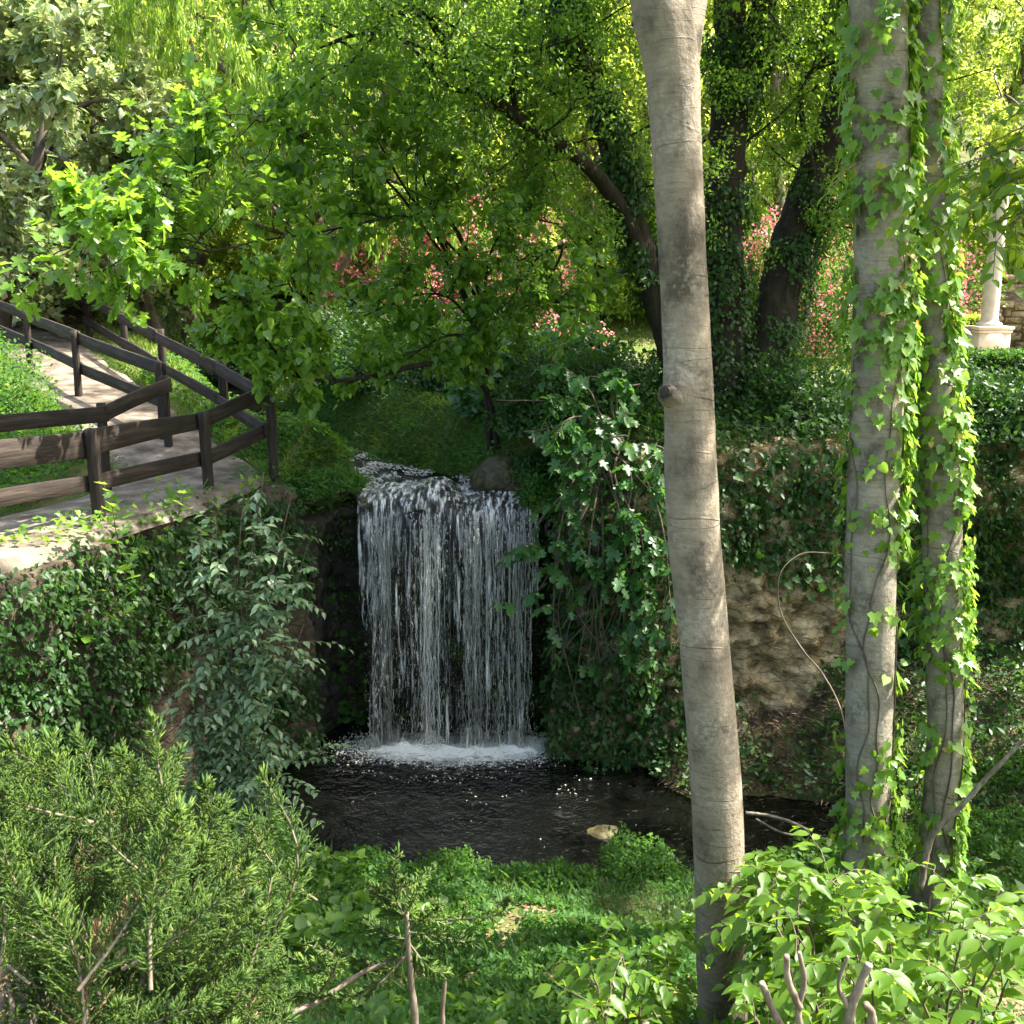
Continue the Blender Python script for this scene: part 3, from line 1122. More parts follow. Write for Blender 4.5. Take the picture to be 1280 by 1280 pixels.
# ------------------------------------------------------------------ wooden railings
def plank(name, a, b, h, t, parent, mat=None, seed=0, h2=None):
    """a board or post from a to b in its own frame (local x along its length)"""
    a, b = np.array(a, float), np.array(b, float)
    L = np.linalg.norm(b - a)
    X = (b - a) / L
    upv = np.array([0, 0, 1.]) if abs(X[2]) < .9 else np.array([0, 1., 0])
    Yv = nrm(np.cross(upv, X))
    Zv = np.cross(X, Yv)
    n = 14
    c = .006
    xs = np.linspace(0, L, n)
    prof = np.array([(-.5, -.5, c, 0), (.5, -.5, -c, 0), (.5, -.5, 0, c), (.5, .5, 0, -c), (.5, .5, -c, 0), (-.5, .5, c, 0), (-.5, .5, 0, -c), (-.5, -.5, 0, c)])
    V = np.zeros((n, 8, 3))
    hh = np.linspace(h, h2 if h2 else h, n)
    for k in range(8):
        V[:, k, 0] = xs
        V[:, k, 1] = prof[k, 0] * t + prof[k, 2]
        V[:, k, 2] = prof[k, 1] * hh + prof[k, 3]
    V[:, :, 1:] += .010 * (fbm(V * np.array([2.5, 9, 9]) + seed * 3.7, 3)[..., None] - .5)
    V[:, :, 2] += (.012 * np.sin(xs / max(L, .1) * 3.1 + seed))[:, None]
    mb = MB()
    i = np.arange(n - 1)[:, None] * 8
    j = np.arange(8)[None]
    mb.add(V, [np.stack([i + j, i + (j + 1) % 8, i + 8 + (j + 1) % 8, i + 8 + j], -1).reshape(-1, 4),
               np.array([[7, 6, 5, 4, 3, 2, 1, 0]]), np.array([[(n - 1) * 8 + q for q in range(8)]])])
    o = bpy.data.objects.new(name, mb.mesh(name))
    o.data.materials.append(mat or M['wood'])
    COL.objects.link(o)
    o.parent = parent
    R = Matrix((X, Yv, Zv)).transposed().to_4x4()
    o.matrix_local = Matrix.Translation(Vector(a - wloc(parent))) @ R
    return o


def fence(label, posts, side, rails=((-.085, .17), (-.52, .16)), skip_post=(), post=.10, pheight=.02):
    """posts: (x, y, z of top); boards run on the path side (side = +1 left of direction)"""
    posts = [np.array(p, float) for p in posts]
    root = thing('wooden_fence', label, 'fence', (posts[0][0], posts[0][1], h1(posts[0][0], posts[0][1])), 'wooden railings along the footpath')
    for k, p in enumerate(posts):
        if k in skip_post:
            continue
        gz = min(h1(p[0], p[1]), p[2] - 1.0)
        plank('post', (p[0], p[1], gz - .12), (p[0], p[1], p[2] + pheight), post, post, root, seed=k + 3)
    for k, (a, b) in enumerate(zip(posts[:-1], posts[1:])):
        d = nrm((b - a) * np.array([1, 1, 0]))
        off = np.array([-d[1], d[0], 0]) * side * (post / 2 + .022)
        ext = d * .03
        for q, (dz, h) in enumerate(rails):
            za = np.array([0, 0, dz])
            hb = h[k] if isinstance(h, (list, tuple)) else h
            h_a, h_b = hb if isinstance(hb, (list, tuple)) else (hb, hb)
            plank('rail', a + off - ext * .9 + za - np.array([0, 0, (h_a - .17) / 2]), b + off + ext * .9 + za - np.array([0, 0, (h_b - .17) / 2]), h_a, .036, root, seed=k * 5 + q, h2=h_b)
    return root


def tp(u, v, D):
    a, b = (u - 640) / FP, (640 - v) / FP
    return np.array([a * D, D * (CP + b * SP), CAMZ + D * (-SP + b * CP)])


C_ = tp(337, 483, 12.0)
fence('outer wooden railing that turns a corner at the tall post beside the waterfall',
      [tp(107, 367, 20.2), tp(153, 389, 17.9), tp(200, 413, 16.1), tp(277, 452, 13.9), C_, tp(255, 517, 11.2), tp(115, 538, 9.8), tp(-70, 560, 8.3)], -1,
      rails=((-.085, [.17, .17, .17, .17, .17, (.17, .26), (.26, .26)]), (-.52, .16)))
Mp = tp(198, 455, 12.9)
fence('inner wooden railing climbing beside the sunlit stretch of path', [tp(-70, 352, 19.5), tp(32, 390, 16.9), tp(92, 415, 14.8), Mp], 1, post=.085)
fence('short low inner railing with a single board beside the shaded near path',
      [tp(205, 472, 12.65), tp(126, 506, 11.2), tp(-40, 523, 9.9)], 1, rails=((-.085, .17),), post=.085)


# ------------------------------------------------------------------ pale column and far garden furniture
def boxmb(mb, c, s, bev=.015, rot=0):
    x, y, z = np.array(s) / 2
    b = bev
    ring = [(-x + b, -y), (x - b, -y), (x, -y + b), (x, y - b), (x - b, y), (-x + b, y), (-x, y - b), (-x, -y + b)]
    V = []
    for zz, q in ((-z, b), (-z + b, 0), (z - b, 0), (z, b)):
        for (px_, py_) in ring:
            V.append((px_ * (1 - q / x), py_ * (1 - q / y), zz))
    V = np.array(V)
    if rot:
        V[:, :2] = np.c_[V[:, 0] * math.cos(rot) - V[:, 1] * math.sin(rot), V[:, 0] * math.sin(rot) + V[:, 1] * math.cos(rot)]
    i = np.arange(3)[:, None] * 8
    j = np.arange(8)[None]
    mb.add(V + np.array(c), [np.stack([i + j, i + (j + 1) % 8, i + 8 + (j + 1) % 8, i + 8 + j], -1).reshape(-1, 4),
                             np.array([[7, 6, 5, 4, 3, 2, 1, 0]]), np.array([[24 + q for q in range(8)]])])


def lathe(mb, prof, c, sides=28):
    prof = np.array(prof)
    a = np.linspace(0, 2 * math.pi, sides, endpoint=False)
    V = np.stack([prof[:, 0][:, None] * np.cos(a), prof[:, 0][:, None] * np.sin(a), prof[:, 1][:, None] * np.ones(sides)], -1)
    n = len(prof)
    i = np.arange(n - 1)[:, None] * sides
    j = np.arange(sides)[None]
    mb.add(V.reshape(-1, 3) + np.array(c), [np.stack([i + j, i + (j + 1) % sides, i + sides + (j + 1) % sides, i + sides + j], -1).reshape(-1, 4)])


cb = PZ(1231, 458, .06)
cb[2] = h1(cb[0], cb[1])
col = thing('stone_column', 'pale stone column standing on a square pedestal beyond the trees', 'column', cb)
mb = MB()
boxmb(mb, cb + [0, 0, .07], (.86, .86, .18))
boxmb(mb, cb + [0, 0, .19], (.78, .78, .06))
boxmb(mb, cb + [0, 0, .50], (.68, .68, .56))
boxmb(mb, cb + [0, 0, .81], (.73, .73, .06))
boxmb(mb, cb + [0, 0, .88], (.78, .78, .07))
put('pedestal', mb, M['stone'], col)
mb = MB()
lathe(mb, [(.26, .915), (.265, .95), (.25, .985), (.20, 1.0), (.19, 1.03), (.175, 1.08), (.168, 2.0), (.155, 3.4), (.145, 4.1), (.17, 4.12), (.15, 4.16)], cb)
put('shaft', mb, M['stone'], col, True)
mb = MB()
lathe(mb, [(.15, 4.16), (.19, 4.26), (.25, 4.34)], cb)
boxmb(mb, cb + [0, 0, 4.40], (.52, .52, .11))
put('capital', mb, M['stone'], col)
mb = MB()
p = PZ(1290, 462, .08)
boxmb(mb, (p[0] + .9, p[1] + .4, h1(p[0], p[1]) + .02), (4.4, 1.9, .12))
top('stone_pavement', mb, M['stone'], 'pale stone paving around the foot of the column', 'pavement', 'structure')


def stone_wall(name, label, a, b, h, th, seed):
    """wall of irregular stones laid in courses"""
    g = RS(seed)
    a, b = np.array(a, float), np.array(b, float)
    L = np.linalg.norm((b - a)[:2])
    ang = math.atan2(b[1] - a[1], b[0] - a[0])
    root = thing(name, label, 'wall', ((a[0] + b[0]) / 2, (a[1] + b[1]) / 2, min(a[2], b[2])))
    mb = MB()
    z = 0
    while z < h:
        ch = .14 + .12 * g.random()
        x = -.1 * g.random()
        while x < L:
            w = .18 + .32 * g.random()
            c = a + (b - a) * ((x + w / 2) / L)
            boxmb(mb, (c[0] + g.normal() * .012, c[1] + g.normal() * .025, c[2] + z + ch / 2), (w - .025, th, ch - .02), .03, ang + g.normal() * .03)
            x += w
        z += ch
    put('stones', mb, M['wallstone'] if seed != 21 else M['earth'], root)
    mb = MB()
    boxmb(mb, (a + b) / 2 + np.array([0, 0, h / 2]), (L, th * .8, h * .98), .02, ang)
    put('mortar', mb, M['wallstone'], root)
    return root


def gp(u, y):
    x = PY(u, 450, y)[0]
    return np.array([x, y, h1(x, y)])


stone_wall('stone_wall', 'rubble stone wall standing behind the pale column', gp(1190, 26), gp(1345, 25), 1.6, .4, 21)
stone_wall('stone_wall', 'low dark stone wall at the far end of the footpath', np.array([*gp(-60, 23)[:2], .75]), np.array([*gp(158, 23.5)[:2], .75]), .75, .4, 22)

# ------------------------------------------------------------------ light and shade: background trees
spec_b = dict(seg=[6, 5, 4], wander=[.10, .18, .25], trop=[.03, .04, .0], kids=[13, 7, 0], start=[.22, .25, 0], ratio=[.52, .5, 0], angle=[1.0, .9, 0], rr=.45)


def make_tree(name, label, seed, h, leaf, tmpl, mat, per, size, bark='bark_mid', droop=.3, spec=None, strings=0, base=.22, group='garden trees beyond the stream', r0=None, wid=1.0):
    g = RS(seed)
    sp = dict(spec_b)
    sp['start'] = [base, .25, 0]
    if spec:
        sp.update(spec)
    out = []
    grow(g, (0, 0, -.15), (g.normal() * .06, g.normal() * .06, 1), h, r0 or h * .022, 0, sp, out)
    root = thing(name, label, 'tree', (0, 0, 0), group)
    mb = MB()
    for pts, rad, lv in out:
        if lv < 2:
            tube(mb, resample(pts, len(pts) * 2), np.interp(np.linspace(0, 1, len(pts) * 2), np.linspace(0, 1, len(rad)), rad), 8 if lv == 0 else 5, bump=.1 if lv == 0 else 0)
        else:
            tube(mb, pts, rad, 3, cap=False)
    put('trunk', mb, M[bark], root, True)
    mb = MB()
    tw = [q for q in out if q[2] >= 2]
    if strings:
        ex = []
        for pts, rad, lv in tw:
            for s in range(strings):
                p = pts[-1 - (s % 2)]
                L = .5 + 1.1 * g.random()
                k = 5
                q = p + np.c_[np.cumsum(g.normal(size=k) * .05), np.cumsum(g.normal(size=k) * .05), -np.linspace(0, L, k)]
                ex.append((q, np.full(k, .003), 3))
        leaves_on(g, mb, ex, per, size, tmpl, droop=1.1, out=.5, spread=.8, jitter=.04, width=wid)
    leaves_on(g, mb, tw, per, size, tmpl, droop=droop, spread=.7, jitter=.10, width=wid)
    put('crown', mb, M[mat], root)
    return root


protos = {
    'L': make_tree('lime_tree', 'x', 101, 8.5, 0, FOLD, 'lf_lime', 150, .15, base=.14),
    'B': make_tree('broadleaf_tree', 'x', 102, 9.5, 0, FOLD, 'lf_lime', 170, .135, base=.2),
    'W': make_tree('weeping_tree', 'x', 103, 9.5, 0, LANCE, 'lf_willow', 60, .19, strings=3, base=.22, wid=1.6),
    'D': make_tree('evergreen_tree', 'x', 104, 7.5, 0, FOLD, 'lf_dark', 95, .11, bark='bark_dark', base=.12),
    'M': make_tree('magnolia_tree', 'x', 105, 8.0, 0, FOLD, 'lf_mag', 120, .22, base=.05, droop=.1, spec=dict(angle=[1.45, 1.0, 0], trop=[.02, -.02, .02], kids=[26, 8, 0], ratio=[.36, .5, 0])),
}
used = set()
KINDW = {'L': 'bright lime-leaved tree', 'B': 'tall yellow-green broadleaf tree', 'W': 'weeping tree with hanging narrow leaves', 'D': 'dark dense evergreen tree',
         'M': 'magnolia with glossy pale leaves and rusty undersides'}


def place_tree(k, u, y, s, label, rz=0., dz=0., group='garden trees beyond the stream', x=None):
    o = protos[k] if k not in used else dup(protos[k])
    used.add(k)
    xx = PY(u, 300, y)[0] if x is None else x
    o.location = (xx, y, h1(xx, y) + dz)
    o.rotation_euler = (0, 0, rz)
    o.scale = (s, s, s)
    o['label'] = label
    o['group'] = group
    return o


place_tree('M', -15, 20.6, 1.05, 'magnolia with glossy pale and rusty leaves at the upper left edge', .4)
place_tree('L', 50, 27.5, .9, 'lime tree filling in behind the magnolia crown', 2.2)
place_tree('B', 290, 27.5, .95, 'yellow-green tree between the two weeping trees', 1.7)
place_tree('L', 650, 31.5, 1.0, 'lime tree high behind the pink shrubs, left of the leaning limb', 5.1)
place_tree('L', 860, 30, 1.05, 'lime tree directly behind the grey trunk', 3.3)
place_tree('D', 112, 24.5, 1.0, 'dark dense evergreen tree standing just behind the magnolia', 1.2)
place_tree('W', 225, 24, 1.0, 'weeping tree with hanging narrow leaves right of the magnolia', 2.2)
place_tree('W', 385, 23.5, .85, 'smaller weeping tree whose strands hang above the outer railing', .5)
place_tree('L', 420, 26, 1.0, 'bright lime-leaved tree behind the left end of the pink shrubs', 3.0)
place_tree('B', 560, 29, 1.05, 'tall yellow-green tree behind the middle of the pink shrubs', 1.0)
place_tree('L', 735, 27.5, 1.1, 'bright lime-leaved tree seen between the leaning dark limbs', 4.1)
place_tree('B', 990, 28, 1.0, 'yellow-green tree seen between the dark tree and the ivy trunk', 2.0)
place_tree('W', 1150, 30, 1.05, 'weeping tree far behind the two ivy-clad trunks', 4.0)
place_tree('L', 1290, 25.5, .85, 'lime-leaved tree overhanging the stone column from the right', .7)
place_tree('D', 1350, 31, 1.1, 'dark evergreen at the far right edge behind the rubble wall', 5.0)
place_tree('W', 400, 20.8, .72, 'small weeping tree hanging over the stream just left of the bare fig stems', 2.9)
for (x_, y_, k_, s_, lb_) in [(11.0, 12.6, 'D', 1.0, 'unseen dark evergreen added beyond the right edge to shade the ravine'), (8.6, 8.2, 'L', .95, 'unseen lime tree added beyond the right edge to shade the pool shore')]:
    place_tree(k_, 0, y_, s_, lb_, 1.0, x=x_, group='unseen trees added to shade the ravine')  # both out of view, added for the shade they cast
# slope behind: individual trees in two rows
g = RS(77)
row = 0
for yy, n, xr in ((34, 9, 19), (41, 11, 25), (49, 12, 31), (58, 12, 38), (68, 11, 44)):
    for q in range(n):
        x = -xr + 2 * xr * (q + .5) / n + g.normal() * .8
        k = 'LBLWBLBD'[int(g.integers(0, 8))]
        place_tree(k, 0, yy + g.normal() * 1.2, .95 + .45 * g.random(), 'green tree on the wooded slope behind the garden, one of many alike', g.random() * 6.28,
                   group='trees on the wooded slope', x=x)


# ------------------------------------------------------------------ shrubs
def mound_shrub(name, label, c, r, hgt, N, size, tmpl, mat, seed, flowers=0, fmat=None, group=None, cat='shrub', lump=.55, part='foliage'):
    g = RS(seed)
    root = thing(name, label, cat, c, group)
    def shell(N, rmin):
        d = rdir(g, N)
        d[:, 2] = np.abs(d[:, 2])
        k = rmin + (1 - rmin) * g.random(N) ** .6
        lm = 1 - lump + 2 * lump * fbm(d * 2.6 + seed, 3) + .25 * (vnoise(d * 9 + seed) - .5)
        k = k * lm
        return np.array(c) + d * k[:, None] * np.array([r, r, hgt]), d
    mb = MB()
    P, d = shell(N, .35)
    cloud(mb, P, d * .6 + rdir(g, N) * .8, d + rdir(g, N) * .5 + np.array([0, 0, .5]), size * (.6 + .7 * g.random(N)), tmpl)
    put(part, mb, M[mat], root)
    mb = MB()
    for q in range(9):
        d1 = rdir(g, 1)[0]
        d1[2] = abs(d1[2]) + .4
        e = np.array(c) + nrm(d1) * np.array([r, r, hgt]) * .8
        tube(mb, resample([np.array(c) + [0, 0, -.1], (np.array(c) + e) / 2 + g.normal(size=3) * .05, e], 7), np.linspace(.02, .006, 7), 5)
    put('stems', mb, M['bark_mid'], root, True)
    if flowers:
        mb = MB()
        P, d = shell(flowers, .75)
        kf = fbm(d * 3.2 + seed * 1.3, 3) > .44
        P, d = P[kf], d[kf]
        flowers = len(P)
        cloud(mb, P + d * .03, d + rdir(g, flowers) * .5, rdir(g, flowers), .055 * (.7 + .6 * g.random(flowers)), BUDS)
        put('blossom', mb, M[fmat], root)
    return root


for q, (u, y, r, hh, lb) in enumerate([
        (470, 23.5, 1.3, 1.5, 'pink flowering shrub at the left end of the flowering row'),
        (530, 24.5, 1.4, 1.75, 'tall pink flowering shrub behind the arching bare stem'),
        (600, 24, 1.5, 1.9, 'largest pink flowering shrub in the middle of the row'),
        (675, 23.3, 1.3, 1.45, 'pink flowering shrub left of the leaning dark limb'),
        (945, 24, 1.1, 1.6, 'pink flowering shrub showing between the two dark limbs'),
        (1020, 23.6, 1.6, 1.8, 'pink flowering shrub left of the ivy-clad trunk'),
        (1165, 25, 1.2, 1.5, 'small pink flowering shrub beside the stone column')]):
    c = gp(u, y)
    c[2] += .3
    mound_shrub('flowering_shrub', lb, c, r, hh * 1.6, 9000, .09, FOLD, 'lf_cover', 300 + q, 4300, 'lf_pink', 'pink flowering shrubs')
for q, (u, y, r, hh, lb) in enumerate([
        (430, 18.2, 1.25, 1.15, 'dark evergreen bush behind the fallen branch'), (510, 17.6, 1.3, 1.25, 'dark evergreen bush behind the bare fig stems'),
        (590, 17.8, 1.2, 1.2, 'dark evergreen bush right of the bare fig stems'), (672, 18.5, 1.0, .95, 'dark evergreen bush left of the leaning limb'),
        (250, 21.5, 1.3, .85, 'low dark bush under the far garden tree'), (330, 20.5, 1.2, .8, 'low dark bush beyond the outer railing')]):
    c = gp(u, y)
    mound_shrub('evergreen_bush', lb, c, r, hh, 7000, .085, FOLD, 'lf_dark', 330 + q, group='dark bushes on the far bank')
c = tp(-6, 530, 13.6)
mound_shrub('bush', 'bright small-leaved bush at the left edge beside the inner railing', (c[0] - .35, c[1], h1(c[0] - .3, c[1]) - .1), 1.15, 1.35, 9000, .06, FOLD, 'lf_cover', 350)
c = tp(60, 560, 11.9)
mound_shrub('bush', 'leafy bush growing in the gap below the inner railing', (c[0] - .6, c[1], -.9), .95, .75, 6000, .06, FOLD, 'lf_cover', 351)


g = RS(370)
hp = mound_shrub('slope_bush', 'round yellow-green bush on the slope behind the garden, one of a long row', (0, 0, 0), 2.0, 2.3, 15000, .13, FOLD, 'lf_lime', 371, group='bushes at the foot of the slope')
for q in range(26):
    o = hp if q == 0 else dup(hp)
    yy = 27.5 + 1.2 * g.random() if q < 14 else 31.5 + 1.5 * g.random()
    xx = -16 + 33 * ((q % 14) + .5) / (14 if q < 14 else 12) + g.normal() * .3
    o.location = (xx, yy, h1(xx, yy) - .1)
    o.rotation_euler = (0, 0, g.random() * 6.28)
    k = .8 + .5 * g.random()
    o.scale = (k, k, k * (.8 + .5 * g.random()))


for q, (u, v, y, r, hh, mt, tm, sz, N, lb) in enumerate([
        (690, 545, 13.0, .75, .95, 'lf_ivyd', FOLD, .075, 6500, 'dark shrub on the bank top just right of the waterfall lip'),
        (770, 520, 13.1, .85, 1.05, 'lf_ivyd', FOLD, .08, 7500, 'dark shrub left of the grey trunk below the leaning limb'),
        (640, 520, 14.6, .8, 1.0, 'lf_figd', HEART, .11, 2600, 'dark round-leaved shrub at the foot of the bare fig stems'),
        (720, 470, 15.2, .9, 1.1, 'lf_figd', HEART, .11, 3000, 'dark round-leaved shrub under the leaning limb'),
        (560, 500, 16.2, .9, 1.0, 'lf_ivyd', FOLD, .08, 7000, 'dark shrub on the mossy bank behind the drooping branch'),
        (470, 490, 16.8, .9, .85, 'lf_ivyd', FOLD, .08, 6500, 'dark shrub at the left of the mossy bank'),
        (980, 500, 12.9, .9, .9, 'lf_ivyd', FOLD, .07, 8000, 'dark shrub at the foot of the right leaning limb'),
        (1240, 540, 12.9, 1.1, .8, 'lf_ivyd', FOLD, .075, 9000, 'dark shrub on the bank top below the clipped hedge')]):
    c = PY(u, v, y)
    c[2] = h1(c[0], c[1]) - .1
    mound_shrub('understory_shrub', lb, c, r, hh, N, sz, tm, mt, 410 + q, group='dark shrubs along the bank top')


def hedge(label, a, b, h, th, seed, mat, N):
    g = RS(seed)
    a, b = np.array(a), np.array(b)
    root = thing('hedge', label, 'hedge', (a + b) / 2)
    L = np.linalg.norm(b - a)
    dx = (b - a) / L
    nx_ = np.array([-dx[1], dx[0], 0])
    s, t_, w = g.random(N), g.random(N), g.random(N)
    f = g.integers(0, 3, N)
    w = np.where(f == 0, 0, np.where(f == 1, 1, w))
    t_ = np.where(f == 2, 1, t_)
    P = a + (b - a) * s[:, None] + nx_ * ((w - .5) * th)[:, None] + np.array([0, 0, 1]) * (t_ * h)[:, None] + g.normal(size=(N, 3)) * .035
    mb = MB()
    cloud(mb, P, rdir(g, N) + [0, 0, .4], rdir(g, N) + np.where(f[:, None] == 2, np.array([0, 0, 1.]), -nx_), .07 * (.6 + .7 * g.random(N)), FOLD)
    put('foliage', mb, M[mat], root)
    mb = MB()
    boxmb(mb, (a + b) / 2 + [0, 0, h / 2 - .03], (L - .1, th - .12, h - .1), .03, math.atan2(dx[1], dx[0]))
    put('twigs', mb, M['bark_dark'], root)
    return root


hedge('low dark clipped hedge in front of the stone paving', gp(1190, 17.2), gp(1420, 17.0), .62, .8, 360, 'lf_ivyd', 16000)
hedge('small bright clipped hedge left of the stone column', gp(1193, 23.3), gp(1222, 23.2), 1.05, .7, 361, 'lf_lime', 5000)

# ------------------------------------------------------------------ the big dark tree with several limbs
g = RS(500)
bt = PY(925, 600, 13.3)
bt[2] = -.35
big = thing('dark_tree', 'large dark tree with several leaning ivy-wrapped limbs on the bank above the pool', 'tree', bt)
limbs = [
    [(900, 640, 13.2, 95), (898, 560, 13.2, 80), (903, 420, 13.3, 66), (903, 300, 13.4, 60), (910, 190, 13.5, 54), (914, 90, 13.5, 52), (912, -20, 13.6, 46), (905, -160, 13.8, 36), (890, -330, 14, 22)],
    [(920, 110, 13.5, 34), (945, 40, 13.6, 34), (962, -40, 13.8, 30), (985, -170, 14, 24), (1000, -330, 14.2, 14)],
    [(885, 610, 13.1, 70), (856, 500, 13.0, 46), (832, 410, 12.9, 40), (810, 340, 12.9, 38), (788, 260, 12.8, 36), (762, 180, 12.7, 36), (738, 110, 12.6, 36), (712, 45, 12.5, 32), (690, -30, 12.4, 28), (660, -160, 12.2, 20), (640, -300, 12, 12)],
    [(930, 620, 13.2, 90), (938, 520, 13.3, 76), (962, 420, 13.5, 66), (985, 320, 13.8, 62), (1012, 240, 14, 56), (1042, 160, 14.2, 48), (1062, 60, 14.4, 42), (1078, -50, 14.6, 36), (1110, -200, 14.8, 26), (1150, -350, 15, 14)],
]
mb = MB()
TUBES = []
for q, s in enumerate(limbs):
    p, r = limb(s, 60)
    r = r * .84
    tube(mb, p, r, 18, bump=.28, seed=q * 9, bscale=6)
    TUBES.append((p, r))
put('trunk', mb, M['bark_dark'], big, True)
branches = [
    [(808, 330, 12.9, 24), (770, 250, 12.5, 20), (720, 195, 12.1, 17), (660, 155, 11.8, 15), (610, 118, 11.5, 14), (565, 65, 11.3, 12), (525, 5, 11.1, 9), (490, -60, 11, 6)],
    [(745, 125, 12.6, 14), (715, 105, 12.4, 12), (670, 110, 12.2, 9), (630, 122, 12, 6), (590, 140, 11.9, 4)],
    [(648, 150, 11.8, 9), (640, 100, 11.7, 8), (652, 40, 11.7, 7), (655, -20, 11.7, 6)],
    [(600, 112, 11.5, 8), (560, 108, 11.4, 6), (500, 48, 11.3, 5), (440, 45, 11.2, 4), (400, 60, 11.1, 3)],
    [(800, 325, 12.9, 13), (770, 305, 12.8, 10), (735, 303, 12.6, 8), (690, 312, 12.5, 5), (660, 330, 12.4, 3)],
    [(990, 310, 13.8, 14), (1020, 290, 13.9, 10), (1060, 240, 14, 7), (1090, 215, 14.1, 4)],
    [(1010, 100, 14, 10), (985, 60, 13.8, 9), (960, 30, 13.6, 8)],
    [(1020, 235, 13.9, 9), (1000, 120, 13.6, 7), (1025, 80, 13.5, 5), (1075, 40, 13.4, 3)],
]
mb = MB()
BR = []
for q, s in enumerate(branches):
    p, r = limb(s, 40)
    tube(mb, p, r, 8, bump=.2, seed=q * 5 + 2, bscale=8)
    BR.append((p, r))
put('branches', mb, M['bark_dark'], big, True)
# twigs and crown
spec_t = dict(seg=[5, 4, 3], wander=[.22, .3, .35], trop=[-.01, -.03, -.05], kids=[6, 4, 0], start=[.2, .2, 0], ratio=[.55, .5, 0], angle=[.9, .9, 0], rr=.5)
out = []
for (p, r), n, Lr in [(x, 16, 1.3) for x in BR[:1]] + [(x, 6, 1.0) for x in BR[1:]] + [(TUBES[2], 16, 1.5), (TUBES[0], 8, 1.6), (TUBES[1], 7, 1.8), (TUBES[3], 11, 1.7)]:
    for c in range(n):
        k = int((.28 + .72 * (c + g.random()) / n) * (len(p) - 1))
        d = rdir(g, 1)[0]
        d[1] -= .15
        grow(g, p[k], d, Lr * (.6 + .7 * g.random()), .018, 0, spec_t, out)
mb = MB()
for p, r, lv in out:
    tube(mb, p, r * (.8 if lv else 1), 4 if lv == 0 else 3, cap=False)
put('twigs', mb, M['bark_dark'], big)
mb = MB()
vis = [q for q in out if q[2] >= 1]
leaves_on(g, mb, vis, 18, .056, FOLD, droop=.35, spread=.9, jitter=.07)
# the crown proper, above the picture: boughs carrying leaf sprays
spec_c = dict(seg=[5, 5, 4], wander=[.15, .2, .3], trop=[.03, .0, -.03], kids=[9, 6, 0], start=[.15, .2, 0], ratio=[.55, .5, 0], angle=[.9, .9, 0], rr=.5)
out2 = []
for (p, r), n in ((TUBES[0], 8), (TUBES[1], 8), (TUBES[3], 10), (TUBES[2], 4)):
    for c in range(n):
        k = int((.74 + .26 * (c + g.random()) / n) * (len(p) - 1))
        d = rdir(g, 1)[0] + [.25, .15, .45]
        grow(g, p[k], d, 3.4 * (.7 + .5 * g.random()), .05, 0, spec_c, out2)
out2 = [q for q in out2 if q[0][:, 2].min() > CAMZ + .27 * q[0][:, 1].max()]
for c in range(11):  # extra out-of-view boughs added on the right limb to shade the bank top
    p, r = TUBES[3]
    k = int((.70 + .30 * (c + g.random()) / 11) * (len(p) - 1))
    grow(g, p[k], rdir(g, 1)[0] * .7 + [.8, .2, .25], 4.6 * (.7 + .5 * g.random()), .06, 0, spec_c, out2)
out2 = [q for q in out2 if q[0][:, 2].min() > CAMZ + .27 * q[0][:, 1].max()]
leaves_on(g, mb, [q for q in out2 if q[2] >= 2], 42, .12, FOLD, droop=.3, spread=.7, jitter=.12)
put('crown', mb, M['lf_small'], big)
mb = MB()
for p, r, lv in out2:
    if lv < 2:
        tube(mb, p, r, 5, cap=False)
put('boughs', mb, M['bark_dark'], big)


def ivy_on_tube(g, mb, p, r, N, size, tmpl, mask, lift=.03, hang=.6, spread=.5, out=.25):
    s = g.random(N * 3) * (len(p) - 1.001)
    i = s.astype(int)
    f = (s - i)[:, None]
    c = p[i] * (1 - f) + p[i + 1] * f
    rr = r[i]
    a = g.random(N * 3) * 2 * math.pi
    T = nrm(p[i + 1] - p[i])
    ref = np.tile([0., -1, 0], (len(i), 1))
    X = nrm(ref - T * np.sum(ref * T, 1, keepdims=True))
    Y = np.cross(T, X)
    d = X * np.cos(a)[:, None] + Y * np.sin(a)[:, None]
    keep = g.random(len(i)) < mask(c, a, d)
    c, d, rr, T = c[keep][:N], d[keep][:N], rr[keep][:N], T[keep][:N]
    n = len(c)
    P = c + d * (rr + lift * (.2 + g.random(n)))[:, None]
    ax = np.array([0, 0, -hang]) + d * out + rdir(g, n) * .55
    up = d + np.array([0, 0, .45]) + rdir(g, n) * spread
    cloud(mb, P, ax, up, size * (.55 + .8 * g.random(n)), tmpl)


iv = thing('ivy_plant', 'small-leaved dark ivy wrapped thickly over the limbs of the big dark tree', 'ivy', bt + [0, -.5, 0], 'climbing ivy')
mb = MB()
for q, (p, r) in enumerate(TUBES):
    low = p[0][2]
    def mask(c, a, d, q=q):
        m = fbm(c * 1.6 + q * 11 + d * .3, 3)
        hgt = sstep(2.0, .3, c[:, 2])
        return np.clip(sstep(.49 - .2 * hgt, .62 - .2 * hgt, m), 0, 1)
    ivy_on_tube(g, mb, p, r, 9000, .075, FOLD, mask, lift=.14)
put('foliage', mb, M['lf_ivyd'], iv)


